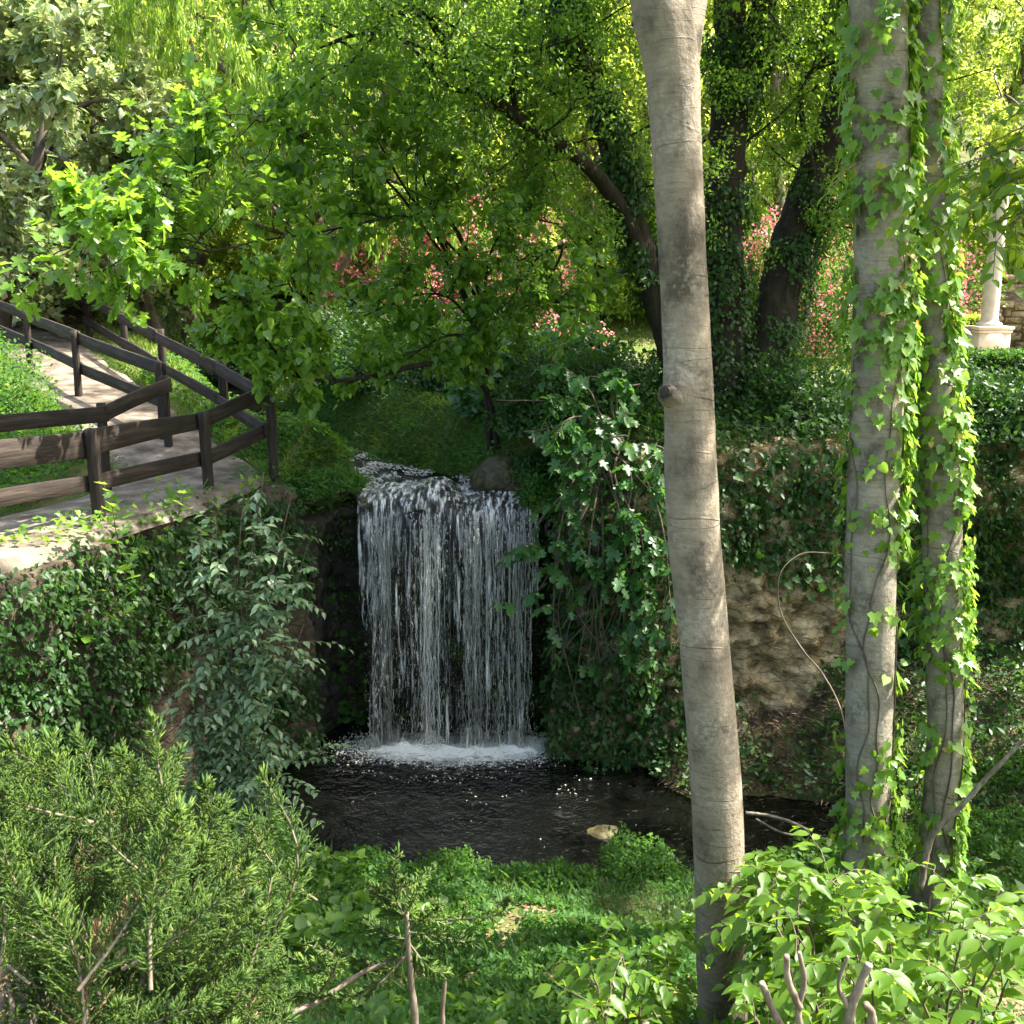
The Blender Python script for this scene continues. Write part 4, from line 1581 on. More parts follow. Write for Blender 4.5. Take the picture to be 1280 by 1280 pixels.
# ------------------------------------------------------------------ smooth-barked tree in front
g = RS(600)
seq = [(905, 1400, 5.0, 66), (903, 1280, 5.0, 61), (900, 1130, 5.0, 62), (896, 1000, 5.0, 63), (880, 800, 5.0, 62), (869, 690, 5.0, 66), (864, 600, 5.0, 66), (862, 520, 5.0, 62), (859, 440, 5.0, 60), (852, 300, 5.0, 59),
       (845, 170, 5.0, 62), (840, 90, 5.0, 68), (828, 20, 5.0, 74), (806, -50, 5.0, 58), (770, -150, 5.0, 46), (730, -300, 5.1, 38), (700, -480, 5.3, 30)]
p, r = limb(seq, 130)
base = p[0].copy()
base[2] = h1(base[0], base[1])
p = np.vstack([[base[0] + .02, base[1], base[2] - .15], p[p[:, 2] > base[2] + .05]])
r = np.concatenate([[r[0] * 1.25], r[-(len(p) - 1):]])
ft = thing('grey_tree', 'smooth pale grey tree trunk with a pruned knot, standing in front of the pool', 'tree', base)
mb = MB()
tube(mb, p, r, 40, bump=.035, seed=4, bscale=5)
p2, r2 = limb([(842, 120, 5.05, 56), (850, 60, 5.12, 52), (862, 0, 5.2, 46), (880, -90, 5.3, 42), (900, -220, 5.4, 36), (905, -420, 5.6, 26)], 50)
tube(mb, p2, r2, 24, bump=.03, seed=8, bscale=5)
FT = (p, r)
kc = PY(840, 494, 4.91)
kd = nrm(np.array([-.72, -.62, .30]))
for Vv in mb.V:
    dd = np.linalg.norm((Vv - kc) * np.array([1, 1, .8]), axis=1)
    Vv += kd * (.045 * np.exp(-(dd / .085) ** 2))[:, None]
put('trunk', mb, M['bark_smooth'], ft, True)
# pruned branch stub: collar, rim and hollow centre
kc = PY(839, 494, 4.91)
kd = nrm(np.array([-.72, -.62, .30]))
q = np.array([kc + kd * s for s in (-.08, -.03, .005, .028, .044, .050, .042, .024)])
mb = MB()
tube(mb, q, [.08, .070, .056, .050, .048, .040, .026, .010], 26, bump=.22, seed=3, bscale=20, cap=True)
put('branch_stub', mb, M['bark_smooth'], ft, True)
mb = MB()
q = np.array([kc + kd * s for s in (.034, .051, .055)])
tube(mb, q, [.031, .029, .012], 16, bump=.15, seed=5, bscale=30)
put('knot_hollow', mb, M['bark_dark'], ft, True)
# crown above
spec_c5 = dict(seg=[6, 5, 4], wander=[.12, .2, .3], trop=[.02, -.01, -.05], kids=[8, 6, 0], start=[.25, .2, 0], ratio=[.5, .5, 0], angle=[.9, .9, 0], rr=.5)
out = []
for (pp, rr_), n, bias in ((FT, 6, (-.3, .0, .35)), ((p2, r2), 6, (.1, .25, .4))):
    for c in range(n):
        k = int((.93 + .07 * (c + 1) / n) * (len(pp) - 1)) if pp is p else int((.6 + .4 * (c + 1) / n) * (len(pp) - 1))
        grow(g, pp[k], rdir(g, 1)[0] * .9 + bias, 2.6 * (.7 + .5 * g.random()), .04, 0, spec_c5, out)
out = [q for q in out if q[0][:, 2].min() > CAMZ + .3 * max(q[0][:, 1].max(), 0) + .3]
mb = MB()
for q in out:
    if q[2] < 2:
        tube(mb, q[0], q[1], 5, cap=False)
put('boughs', mb, M['bark_smooth'], ft)
mb = MB()
leaves_on(g, mb, [q for q in out if q[2] >= 2 and q[0][:, 2].mean() > 4.2], 14, .10, OVATE, droop=.5, spread=.5, jitter=.06)
put('crown', mb, M['lf_hack'], ft)

# ------------------------------------------------------------------ two ivy-clad trunks on the right
def ivy_tree(label, ivylabel, seq, seed, side, dense, tint):
    g = RS(seed)
    p, r = limb(seq, 110)
    base = p[0].copy()
    base[2] = h1(base[0], base[1])
    if base[2] < p[0][2]:
        p = np.vstack([[p[0][0], p[0][1], base[2] - .15], p])
        r = np.concatenate([[r[0] * 1.2], r])
    root = thing('ivy_clad_tree', label, 'tree', base)
    mb = MB()
    tube(mb, p, r, 32, bump=.045, seed=seed, bscale=5)
    put('trunk', mb, M['bark_grey'], root, True)
    out = []
    spec = dict(seg=[6, 5, 4], wander=[.12, .2, .3], trop=[.03, -.01, -.05], kids=[8, 6, 0], start=[.25, .2, 0], ratio=[.5, .5, 0], angle=[.9, .9, 0], rr=.5)
    for c in range(16):
        k = int((.86 + .14 * (c + 1) / 16) * (len(p) - 1))
        grow(g, p[k], rdir(g, 1)[0] * .7 + ([.9, .15, .05] if c % 2 else [.6, .45, .3]), 4.0 * (.7 + .6 * g.random()), .04, 0, spec, out)  # unseen boughs, steered rightward so their leaves shade the near bank
    out = [q for q in out if q[0][:, 2].min() > CAMZ + .3 * max(q[0][:, 1].max(), 0) + .2]
    mb = MB()
    for q in out:
        if q[2] < 2:
            tube(mb, q[0], q[1], 5, cap=False)
    put('boughs', mb, M['bark_grey'], root)
    mb = MB()
    leaves_on(g, mb, [q for q in out if q[2] >= 2], 22, .125, OVATE, droop=.5, spread=.5, jitter=.06)
    put('crown', mb, M['lf_hack'], root)
    iv = thing('ivy_plant', ivylabel, 'ivy', base + [.0, -.3, 0], 'climbing ivy')
    mb = MB()
    ivy_on_tube(g, mb, p, r, dense, .088, IVY, side, lift=.06, hang=.75, spread=.45, out=.32)
    ivy_on_tube(g, mb, p, r, dense // 3, .062, HEART, side, lift=.07, hang=.7, spread=.6, out=.4)
    put('foliage', mb, M['lf_ivy'], iv)
    mb = MB()
    ivy_on_tube(g, mb, p, r, dense // 40, .07, IVY, side, lift=.08, hang=.9, spread=.5, out=.4)
    put('yellowed_leaves', mb, M['lf_yellow'], iv)
    # clinging stems
    mb = MB()
    for s in range(3):
        t = np.linspace(.05, .45 + .35 * g.random(), 40)
        i = (t * (len(p) - 1)).astype(int)
        a0 = (s - 1) * 1.05 + .15
        a = a0 + .45 * np.sin(t * 11 + s * 2) + .28 * np.sin(t * 37 + s) + .10 * np.sin(t * 83 + s * 3)
        q = p[i] + np.c_[np.sin(a), -np.cos(a), np.zeros(40)] * (r[i] + .006)[:, None]
        q[:, 2] = np.interp(t * (len(p) - 1), np.arange(len(p)), p[:, 2])
        tube(mb, resample(q, 110), np.linspace(.007, .003, 110), 5, cap=False)
    put('stem', mb, M['bark_mid'], iv, True)
    return root, p, r


def v_of(c):
    """picture height of a point: used only to lay out where on each trunk the climber grows"""
    D = c[:, 1] * CP + (CAMZ - c[:, 2]) * SP
    return 640 - FP * ((c[:, 2] - CAMZ) * CP + c[:, 1] * SP) / D


def m1(c, a, d):
    v = v_of(c)
    w = np.interp(v, [-900, 20, 60, 150, 230, 420, 480, 520, 560, 640, 680, 720, 900, 950, 1000, 1060], [.3, .35, .4, .35, .8, .95, .6, .25, .22, .30, .10, .02, .02, .45, .6, .4])
    edge = np.interp(v, [0, 500, 640, 720, 900, 950], [.5, .9, .8, .22, .22, .3])
    sidew = sstep(.55, .95, np.abs(d[:, 0])) * edge * np.where(d[:, 0] > 0, .8, .25)
    nz = sstep(.35, .58, fbm(c * 3.1 + d * .3, 3))
    w = w * (.25 + .75 * sstep(-.75, .15, d[:, 0]))
    return np.clip(w * (.35 + nz) + sidew * (.3 + nz), 0, 1)


def m2(c, a, d):
    v = v_of(c)
    w = np.interp(v, [-900, 0, 150, 300, 420, 520, 620, 700, 800, 900, 1000, 1090], [.4, .5, .5, .35, .35, .45, .10, .30, .35, .20, .15, .1])
    right = sstep(.15, .75, d[:, 0]) * .9 + .2 * sstep(.5, .9, -d[:, 0])
    nz = sstep(.35, .6, fbm(c * 3.1 + 7 + d * .3, 3))
    return np.clip(w * (.2 + nz) + right * (.25 + nz), 0, 1)


it1, P1, R1 = ivy_tree('thick grey trunk on the right with ivy climbing most of its height', 'bright green ivy climbing the thicker trunk on the right',
                       [(1083, 1075, 7.0, 60), (1085, 1000, 7.0, 54), (1086, 900, 7.0, 57), (1088, 800, 7.0, 59), (1088, 700, 7.0, 62), (1094, 560, 7.0, 63), (1098, 440, 7.0, 64), (1101, 300, 7.0, 65), (1100, 150, 7.0, 68),
                        (1097, 0, 7.0, 70), (1092, -200, 7.0, 66), (1085, -420, 7.0, 56), (1080, -700, 7.1, 40)], 610, m1, 1900, 0)
it2, P2, R2 = ivy_tree('thinner crooked trunk at the far right with ivy down its right side', 'trailing ivy hanging on the right side of the thinner trunk',
                       [(1163, 1100, 7.2, 46), (1172, 1030, 7.2, 42), (1181, 920, 7.2, 42), (1180, 800, 7.2, 44), (1178, 700, 7.2, 47), (1176, 600, 7.2, 48), (1172, 520, 7.2, 46), (1166, 420, 7.2, 40), (1165, 300, 7.2, 36),
                        (1160, 150, 7.2, 36), (1156, 0, 7.2, 36), (1150, -200, 7.2, 34), (1160, -450, 7.3, 28), (1170, -700, 7.4, 20)], 620, m2, 1900, 0)


# ------------------------------------------------------------------ leafy sprays (two-ranked leaves along arching twigs)
def spray(g, mbL, mbS, p0, d, L, n, size, tmpl, r=.004, sag=.35, flat=.35, hang=.35, alt=True, width=1.0):
    k = 9
    t = np.linspace(0, 1, k)[:, None]
    d = nrm(d)
    pts = np.asarray(p0) + d * L * t + np.array([0, 0, -sag * L]) * t ** 2 + np.cumsum(g.normal(size=(k, 3)) * .012 * L, axis=0)
    tube(mbS, pts, np.linspace(r, r * .35, k), 4, cap=False)
    s = np.linspace(.12, 1, n) * (k - 1)
    i = np.minimum(s.astype(int), k - 2)
    f = (s - i)[:, None]
    P = pts[i] * (1 - f) + pts[i + 1] * f
    T = nrm(pts[i + 1] - pts[i])
    upv = nrm(np.array([0, 0, 1.]) + rdir(g, n) * .25)
    S = nrm(np.cross(T, upv))
    sg = np.where(np.arange(n) % 2 == 0, 1, -1)[:, None]
    ax = T * .55 + S * sg * .8 + np.array([0, 0, -hang]) + rdir(g, n) * .22
    up = upv + rdir(g, n) * flat
    cloud(mbL, P, ax, up, size * (.65 + .5 * g.random(n)) * np.where(np.arange(n) > n - 3, .75, 1), tmpl, width)
    return pts


# bright pointed-leaf bush bottom right
def leafy_bush(name, label, mat, base, specs, seed, tmpl=OVATE, cat='bush', stem='bark_mid', group=None):
    g = RS(seed)
    root = thing(name, label, cat, base, group)
    mbL, mbS = MB(), MB()
    for (p0, d, L, nsub, subL, nl, size, sag) in specs:
        if np.linalg.norm(np.asarray(p0) - base) > .08:
            tube(mbS, resample([np.asarray(base), (np.asarray(base) + p0) / 2 + g.normal(size=3) * .06 + [0, 0, -.05], p0], 9), np.linspace(.011, .007, 9), 5)
        pts = spray(g, mbL, mbS, p0, d, L, max(4, nl // 2), size, tmpl, r=.007, sag=sag)
        for q in range(nsub):
            k = 2 + int(g.random() * 6.9)
            T = nrm(pts[min(k + 1, 8)] - pts[k])
            dd = T * .6 + rdir(g, 1)[0] * .8 + [0, 0, .12]
            spray(g, mbL, mbS, pts[k], dd, subL * (.6 + .7 * g.random()), nl, size, tmpl, r=.003, sag=.5)
    put('foliage', mbL, M[mat], root)
    put('stems', mbS, M[stem], root, True)
    return root


g = RS(700)
bb = PY(1130, 1400, 3.9)
bb[2] = h1(bb[0], bb[1])
specs = []
for q in range(100):
    u, v, y = 915 + 370 * g.random(), 1040 + 280 * g.random() ** .9, 3.0 + 1.9 * g.random()
    if q >= 70:
        u, v, y = 935 + 120 * g.random(), 1035 + 110 * g.random(), 4.2 + .8 * g.random()
    e = PY(u, v, y)
    s = bb + [(e[0] - bb[0]) * .55, (e[1] - bb[1]) * .5, .15 + .1 * g.random()]
    s = s * .45 + e * .55 + [0, 0, -.28]
    specs.append((s, e - s + [0, 0, .12], np.linalg.norm(e - s) * 1.2, 3, .36, 9, .105, .4))
leafy_bush('leafy_bush', 'bright yellow-green bush of pointed leaves at the bottom right corner', 'lf_hack', bb, specs, 701)
bb = PY(790, 1330, 4.3)
bb[2] = h1(bb[0], bb[1])
specs = []
for q in range(16):
    u, v, y = 715 + 150 * g.random(), 1140 + 150 * g.random(), 4.0 + .7 * g.random()
    e = PY(u, v, y)
    s = bb * .5 + e * .5 + [0, 0, -.1]
    specs.append((s, e - s + [0, 0, .1], np.linalg.norm(e - s) * 1.1, 3, .28, 8, .095, .35))
leafy_bush('leafy_bush', 'pale green pointed-leaf shrub left of the grey trunk base', 'lf_hack', bb, specs, 702)
# leaves hanging into the picture from a bough at the right edge
bb = PY(1330, 150, 5.6)
specs = []
for (u0, v0, u1, v1, y) in [(1330, 190, 1200, 195, 5.6), (1340, 210, 1175, 230, 5.5), (1340, 170, 1240, 230, 5.4), (1330, 230, 1190, 265, 5.7), (1330, 200, 1260, 290, 5.5), (1340, 250, 1230, 285, 5.6), (1335, 215, 1165, 205, 5.8), (1335, 230, 1245, 300, 5.5), (1335, 220, 1228, 262, 5.4), (1335, 190, 1250, 225, 5.6), (1335, 150, 1225, 180, 5.7), (1335, 140, 1250, 150, 5.5), (1335, 170, 1232, 205, 5.4), (1335, 240, 1262, 275, 5.7)]:
    a, b = PY(u0, v0, y), PY(u1, v1, y - .2)
    specs.append((a, b - a + [0, 0, .08], np.linalg.norm(b - a), 3, .26, 8, .11, .2))
hb = leafy_bush('overhanging_bough', 'leafy bough reaching in from the right edge across the thinner trunk', 'lf_hack', bb, specs, 703, cat='branch')
g2 = RS(704)
mbS = MB()
a = np.array([PY(1290, -60, 6.2), PY(1310, 60, 5.9), PY(1332, 150, 5.6), PY(1340, 215, 5.55), PY(1338, 260, 5.6)])
tube(mbS, resample(a, 20), np.linspace(.03, .01, 20), 6)
put('bough_wood', mbS, M['bark_mid'], hb, True)
bb = PY(1062, 205, 6.4)
leafy_bush('leaf_spray', 'small spray of fresh leaves sticking out left of the thicker ivy trunk', 'lf_hack', PY(1068, 205, 6.8),
           [(PY(1068, 205, 6.8), PY(1015, 245, 6.4) - PY(1068, 205, 6.8), .42, 0, .2, 14, .10, .15)], 705, cat='leaf spray')

# ------------------------------------------------------------------ fig with arching bare stems and lobed leaves
g = RS(800)
fb = PY(612, 545, 13.4)
fb[2] = h1(fb[0], fb[1])
fig = thing('fig_tree', 'fig tree with thin arching stems and big lobed leaves spreading left over the railing', 'tree', fb)
arcs = [
    [(618, 640, 13.3, 20), (612, 545, 13.4, 14), (606, 440, 13.2, 12), (602, 380, 13.0, 11), (585, 320, 12.8, 10), (560, 275, 12.5, 9), (520, 268, 12.2, 7), (470, 275, 11.8, 5), (400, 290, 11.2, 4), (330, 300, 10.8, 3)],
    [(608, 460, 13.2, 10), (575, 360, 12.8, 8), (520, 270, 12.4, 6), (470, 215, 12, 5), (400, 180, 11.6, 4), (320, 150, 11.2, 3)],
    [(606, 430, 13.2, 9), (560, 320, 12.9, 7), (500, 225, 12.4, 5), (450, 140, 12, 4), (380, 70, 11.6, 3), (330, -10, 11.3, 3)],
    [(600, 380, 13.0, 7), (550, 290, 12.8, 5), (522, 180, 12.6, 4), (516, 60, 12.4, 3), (510, -30, 12.2, 3)],
    [(585, 330, 12.8, 6), (525, 260, 12.6, 5), (520, 170, 12.5, 3), (490, 90, 12.3, 2)],
    [(622, 560, 13.2, 12), (612, 500, 13.0, 11), (585, 462, 12.7, 11), (535, 455, 12.4, 11), (480, 467, 12.1, 10), (420, 476, 11.8, 9), (372, 470, 11.6, 7), (330, 452, 11.4, 7), (300, 430, 11.2, 4), (262, 400, 11, 3)],
    [(372, 470, 11.6, 6), (345, 440, 11.3, 5), (318, 405, 11.1, 4), (300, 370, 10.9, 3)],
    [(420, 476, 11.8, 6), (395, 440, 11.6, 5), (380, 400, 11.4, 4), (360, 350, 11.2, 3)],
    [(330, 300, 10.8, 4), (250, 315, 10.2, 3), (170, 310, 9.8, 3), (80, 300, 9.4, 2)],
    [(320, 150, 11.2, 3), (270, 200, 10.8, 3), (200, 260, 10.4, 2), (120, 280, 10, 2)],
    [(606, 430, 13.2, 6), (565, 375, 12.7, 5), (515, 370, 12.3, 4), (455, 395, 11.9, 3)],
    [(608, 460, 13.2, 6), (635, 400, 12.8, 5), (685, 375, 12.5, 4), (740, 395, 12.2, 3)],
    [(604, 400, 13.1, 6), (612, 320, 12.7, 5), (645, 275, 12.4, 4), (700, 280, 12.1, 3)],
    [(608, 450, 13.2, 6), (580, 420, 12.8, 5), (545, 425, 12.5, 4), (500, 455, 12.2, 3)],
]
mbS = MB()
FA = []
for q, s in enumerate(arcs):
    p, r = limb(s, 36)
    r = r * .62
    tube(mbS, p, np.maximum(r, .006), 8, bump=.2, seed=q)
    FA.append((p, r))
spec_f = dict(seg=[5, 3], wander=[.2, .25], trop=[.02, .0], kids=[5, 0], start=[.25, 0], ratio=[.5, 0], angle=[.9, 0], rr=.5)
out = []
for q, ((p, r), n, L) in enumerate(zip(FA, (24, 20, 18, 9, 8, 14, 12, 10, 22, 18, 18, 18, 14, 14), (.9, .95, 1.0, .8, .7, .55, .55, .7, .75, .75, .7, .7, .7, .6))):
    for c in range(n):
        k = int(((.45 if q < 6 else .15) + (.55 if q < 6 else .85) * (c + g.random()) / n) * (len(p) - 1))
        d = rdir(g, 1)[0] * [1, .8, .7] + [-.2, -.2, .0]
        grow(g, p[k], d, L * (.5 + .7 * g.random()), .008, 0, spec_f, out)
for p, r, lv in out:
    tube(mbS, p, r, 4, cap=False)
put('stems', mbS, M['bark_dark'], fig, True)
mbL = MB()
lft = [q for q in out if q[0][:, 0].mean() < -2.9 and q[0][:, 1].mean() < 11.4]
rgt = [q for q in out if not (q[0][:, 0].mean() < -2.9 and q[0][:, 1].mean() < 11.4)]
leaves_on(g, mbL, lft, 6, .13, FIG, droop=.45, out=.7, spread=.5, jitter=.05, tmin=.3)
put('foliage', mbL, M['lf_fig'], fig)
mbL = MB()
leaves_on(g, mbL, rgt, 11, .095, HEART, droop=.5, out=.7, spread=.5, jitter=.05, tmin=.2)
put('round_leaves', mbL, M['lf_fig'], fig)

# second fig hanging on the bank right of the fall
g = RS(820)
fb = PY(760, 560, 12.0)
fb[2] = -.2
f2 = thing('fig_tree', 'fig with large lobed leaves cascading down the bank right of the waterfall', 'tree', fb)
mbS, mbL = MB(), MB()
ends = [(700, 600), (690, 640), (720, 560), (800, 560), (760, 520), (810, 610), (740, 640), (690, 720), (705, 780), (660, 760), (730, 770), (760, 800), (790, 760), (830, 700), (690, 830), (745, 860),
        (790, 850), (820, 900), (780, 880), (730, 540), (835, 640), (655, 540), (700, 500), (770, 690), (640, 800), (840, 780), (815, 830), (670, 560), (740, 470), (800, 480), (690, 450), (620, 500)]
for q, (u, v) in enumerate(ends):
    y1 = 11.35 - .2 * g.random() + (.5 if v < 560 else 0)
    e = PY(u, v, y1)
    a = fb + g.normal(size=3) * .15 + [0, -.15, 0]
    m = (a + e) / 2 + [g.normal() * .15, -.35, .25]
    p = resample([a, m, e], 14)
    tube(mbS, p, np.linspace(.016, .005, 14), 5, cap=False)
    for c in range(4):
        k = 7 + int(g.random() * 6)
        spray(g, mbL, mbS, p[k], rdir(g, 1)[0] * [1, .4, .7] + [0, -.5, .1], .35 * (.6 + .6 * g.random()), 5, .17, FIG, r=.005, sag=.5, flat=.4, hang=.6)
# thin hanging bare vines
for q in range(14):
    u = 690 + 140 * g.random()
    v0 = 640 + 60 * g.random()
    p = resample([PY(u, v0, 11.5), PY(u + g.normal() * 20, v0 + 70, 11.2), PY(u + g.normal() * 30, v0 + 150 + 60 * g.random(), 11.25)], 14)
    tube(mbS, p, .006, 4, cap=False)
put('stems', mbS, M['bark_mid'], f2, True)
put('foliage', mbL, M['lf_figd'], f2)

# fig seedlings by the path
for q, (u0, v0, u1, v1, y, n, lb) in enumerate([
        (148, 690, 128, 600, 8.9, 9, 'fig seedling growing up in front of the near railing'),
        (222, 650, 232, 615, 9.6, 5, 'tiny fig seedling beside the last near post'),
        (150, 790, 160, 690, 8.7, 9, 'fig seedling hanging on the ivy-covered wall'),
        (108, 800, 112, 745, 8.6, 5, 'pale-leaved seedling low on the ivy-covered wall')]):
    g = RS(840 + q)
    a, b = PY(u0, v0, y), PY(u1, v1, y - .05)
    root = thing('fig_seedling', lb, 'plant', a, 'fig seedlings by the path')
    mbS, mbL = MB(), MB()
    spray(g, mbL, mbS, a, b - a, np.linalg.norm(b - a) * 1.1, n, .15, FIG, r=.006, sag=.1, flat=.4, hang=.25)
    put('stem', mbS, M['bark_mid'], root, True)
    put('leaves', mbL, M['lf_fig'], root)

# ------------------------------------------------------------------ grey-green privet in front of the wall
g = RS(860)
pb = PY(292, 1040, 8.9)
pb[2] = h1(pb[0], pb[1])
prv = thing('privet_shrub', 'tall slender shrub of glossy grey-green leaves in front of the wall', 'shrub', pb)
mbS, mbL = MB(), MB()
for q, (us, ut, vt) in enumerate([(285, 305, 605), (292, 330, 590), (298, 365, 615), (280, 270, 640), (300, 385, 680), (275, 240, 760), (296, 345, 720), (288, 300, 820), (305, 380, 780), (270, 225, 870), (285, 260, 900), (300, 340, 930), (290, 320, 660), (282, 250, 660)]):
    e = PY(ut, vt, 8.7 + .5 * (g.random() - .5))
    a = pb + [(us - 290) / 150, g.normal() * .08, 0]
    p = resample([a, (a * .55 + e * .45) + g.normal(size=3) * .04 + [(a - e)[0] * .2, 0, 0], e], 30)
    tube(mbS, p, np.linspace(.011, .004, 30), 5, cap=False)
    for c in range(30):
        k = int((.18 + .82 * g.random()) * 29)
        spray(g, mbL, mbS, p[k], rdir(g, 1)[0] * [1, .8, .6] + [0, -.1, .15], .36 * (.5 + .8 * g.random()), 9, .10, OVATE, r=.003, sag=.35, flat=.45, hang=.25)
a = PY(330, 960, 8.6)
for (u, v) in [(440, 935), (420, 945), (395, 990), (400, 1030), (380, 1060)]:
    e = PY(u, v, 8.3)
    s = a + (e - a) * .15
    spray(g, mbL, mbS, s, e - s + [0, 0, .1], np.linalg.norm(e - s), 15, .085, OVATE, r=.004, sag=.15, flat=.4, hang=.15)
put('stems', mbS, M['bark_mid'], prv, True)
put('foliage', mbL, M['lf_privet'], prv)

# ------------------------------------------------------------------ juniper in the foreground
def juniper_shoot(g, mbL, mbS, p0, p1, nlat=44, lat=.10, cord=.021, w=.0019, wood=.0035):
    k = 8
    t = np.linspace(0, 1, k)[:, None]
    p0, p1 = np.asarray(p0), np.asarray(p1)
    L = np.linalg.norm(p1 - p0)
    bend = g.normal(size=3) * .08 * L
    pts = p0 + (p1 - p0) * t + bend * np.sin(t * math.pi)
    tube(mbS, pts, np.linspace(wood, .0012, k), 4, cap=False)
    side = nrm(np.cross(p1 - p0, rdir(g, 1)[0]))
    bi = nrm(np.cross(p1 - p0, side))
    s = np.linspace(.06, .985, nlat)
    P = np.stack([np.interp(s * (k - 1), np.arange(k), pts[:, q]) for q in range(3)], -1)
    T = nrm(np.stack([np.gradient(P[:, q]) for q in range(3)], -1))
    a = np.arange(nlat) * 2.4 + g.random(nlat)
    S = side * (np.cos(a) * 1.0)[:, None] + bi * (np.sin(a) * .55)[:, None]
    ld = nrm(T * .9 + S + rdir(g, nlat) * .25 + [0, 0, .1])
    ll = (lat * (1.05 - s * .85) * (.6 + .7 * g.random(nlat)))
    # lateral cords, each with its own short side cords
    Q, A, SZ = [P], [ld], [ll]
    m = 10
    for c in range(m):
        f = (c + .5) / m
        q = P + ld * (ll * f)[:, None]
        dd = nrm(ld * .9 + nrm(np.cross(ld, T + rdir(g, nlat) * .5)) * (1 if c % 2 else -1) * .55 + rdir(g, nlat) * .25)
        Q.append(q)
        A.append(dd)
        SZ.append(cord * (1.15 - .6 * f) * (.6 + .7 * g.random(nlat)))
    Q, A, SZ = np.concatenate(Q), np.concatenate(A), np.concatenate(SZ)
    cloud(mbL, Q, A, rdir(g, len(Q)), SZ, CORD, w / SZ * 1.0)
    n = 8
    cloud(mbL, np.repeat(pts[-1:], n, 0), nrm(p1 - p0) + rdir(g, n) * .35, rdir(g, n), .03 * (.7 + .6 * g.random(n)), CORD, .11)


g = RS(900)
jb = np.array([-.75, 1.55, h1(-.75, 1.55)])
jun = thing('juniper_bush', 'feathery juniper bush filling the bottom left foreground', 'bush', jb)
mbS, mbL = MB(), MB()
PU = [-80, 0, 60, 110, 150, 190, 235, 290, 330, 355, 380]
PV = [930, 935, 925, 985, 960, 910, 995, 1005, 985, 1130, 1300]
hero = [(190, 905), (62, 925), (95, 920), (10, 935), (150, 945), (330, 975), (348, 1010), (215, 975), (222, 945), (310, 1020), (-20, 930), (130, 965), (280, 1010), (255, 985), (35, 930)]
for q in range(380):
    if q < len(hero):
        u, v = hero[q]
        y = 1.75 + .5 * g.random()
    else:
        u = -80 + 440 * g.random()
        v = np.interp(u, PU, PV) + 30 + (1380 - np.interp(u, PU, PV)) * g.random() ** 1.1
        y = 1.45 + 1.2 * g.random()
    e = PY(u, v, y)
    d = nrm(np.array([(u - 120) / 420 + g.normal() * .35, g.normal() * .35 - .1, 1.0]))
    L = .20 + .14 * g.random()
    juniper_shoot(g, mbL, mbS, e - d * L, e)
# woody limbs below
for q in range(16):
    u = -40 + 380 * g.random()
    e = PY(u, np.interp(u, PU, PV) + 130 + 60 * g.random(), 1.6 + .8 * g.random())
    tube(mbS, resample([jb + g.normal(size=3) * .05, (jb + e) / 2 + g.normal(size=3) * .06 + [0, 0, -.05], e], 14), np.linspace(.016, .004, 14), 6, cap=False)
put('foliage', mbL, M['lf_jun'], jun)
mbL = MB()
for q in range(13):
    u = -60 + 400 * g.random()
    v = np.interp(u, PU, PV) + 50 + 260 * g.random()
    e = PY(u, v, 1.5 + .9 * g.random())
    d = nrm(np.array([g.normal() * .5, g.normal() * .4, 1.0]))
    juniper_shoot(g, mbL, mbS, e - d * .2, e, nlat=18, lat=.07)
put('dry_sprays', mbL, M['lf_litter'], jun)
put('branches', mbS, M['deadwood'], jun, True)

g = RS(910)
sb = PY(520, 1330, 2.5)
jb2 = np.array([sb[0], sb[1], h1(sb[0], sb[1])])
js = thing('juniper_sapling', 'young juniper with a bare brown stem and a few upright sprigs at the bottom centre', 'plant', jb2)
mbS, mbL = MB(), MB()
st = resample([jb2 - [0, 0, .05], PY(519, 1290, 2.5), PY(514, 1230, 2.5), PY(510, 1180, 2.5), PY(508, 1140, 2.5)], 24)
tube(mbS, st, np.linspace(.013, .006, 24), 8, bump=.25, bscale=40)
for (u0, v0, u1, v1) in [(508, 1150, 497, 1068), (508, 1145, 540, 1085), (510, 1150, 632, 1125), (510, 1165, 590, 1180), (509, 1150, 470, 1110), (510, 1170, 430, 1190), (512, 1180, 560, 1215), (508, 1140, 505, 1100),
                         (510, 1175, 455, 1150), (511, 1160, 545, 1135), (510, 1190, 400, 1245), (400, 1245, 340, 1260), (430, 1215, 350, 1190), (400, 1240, 380, 1180)]:
    juniper_shoot(g, mbL, mbS, PY(u0, v0, 2.5), PY(u1, v1, 2.5 + .15 * g.normal()), nlat=24, lat=.055, cord=.022, w=.0034)
tube(mbS, resample([PY(512, 1195, 2.5), PY(455, 1215, 2.5), PY(400, 1250, 2.45), PY(350, 1275, 2.4), PY(300, 1320, 2.3)], 20), np.linspace(.006, .009, 20), 6, cap=False)
put('foliage', mbL, M['lf_jun'], js)
put('stem', mbS, M['deadwood'], js, True)

# ------------------------------------------------------------------ bare sticks
def stick(name, label, seq, parts=(), cat='stick', group=None, mat='deadwood', bump=.4):
    p, r = limb(seq, 40)
    root = thing(name, label, cat, p[0], group)
    mb = MB()
    tube(mb, p, r, 9, bump=bump, seed=len(label), bscale=34)
    for s in parts:
        p, r = limb(s, 24)
        tube(mb, p, r, 7, bump=bump, seed=3, bscale=34)
    put('wood', mb, M[mat], root, True)
    return root


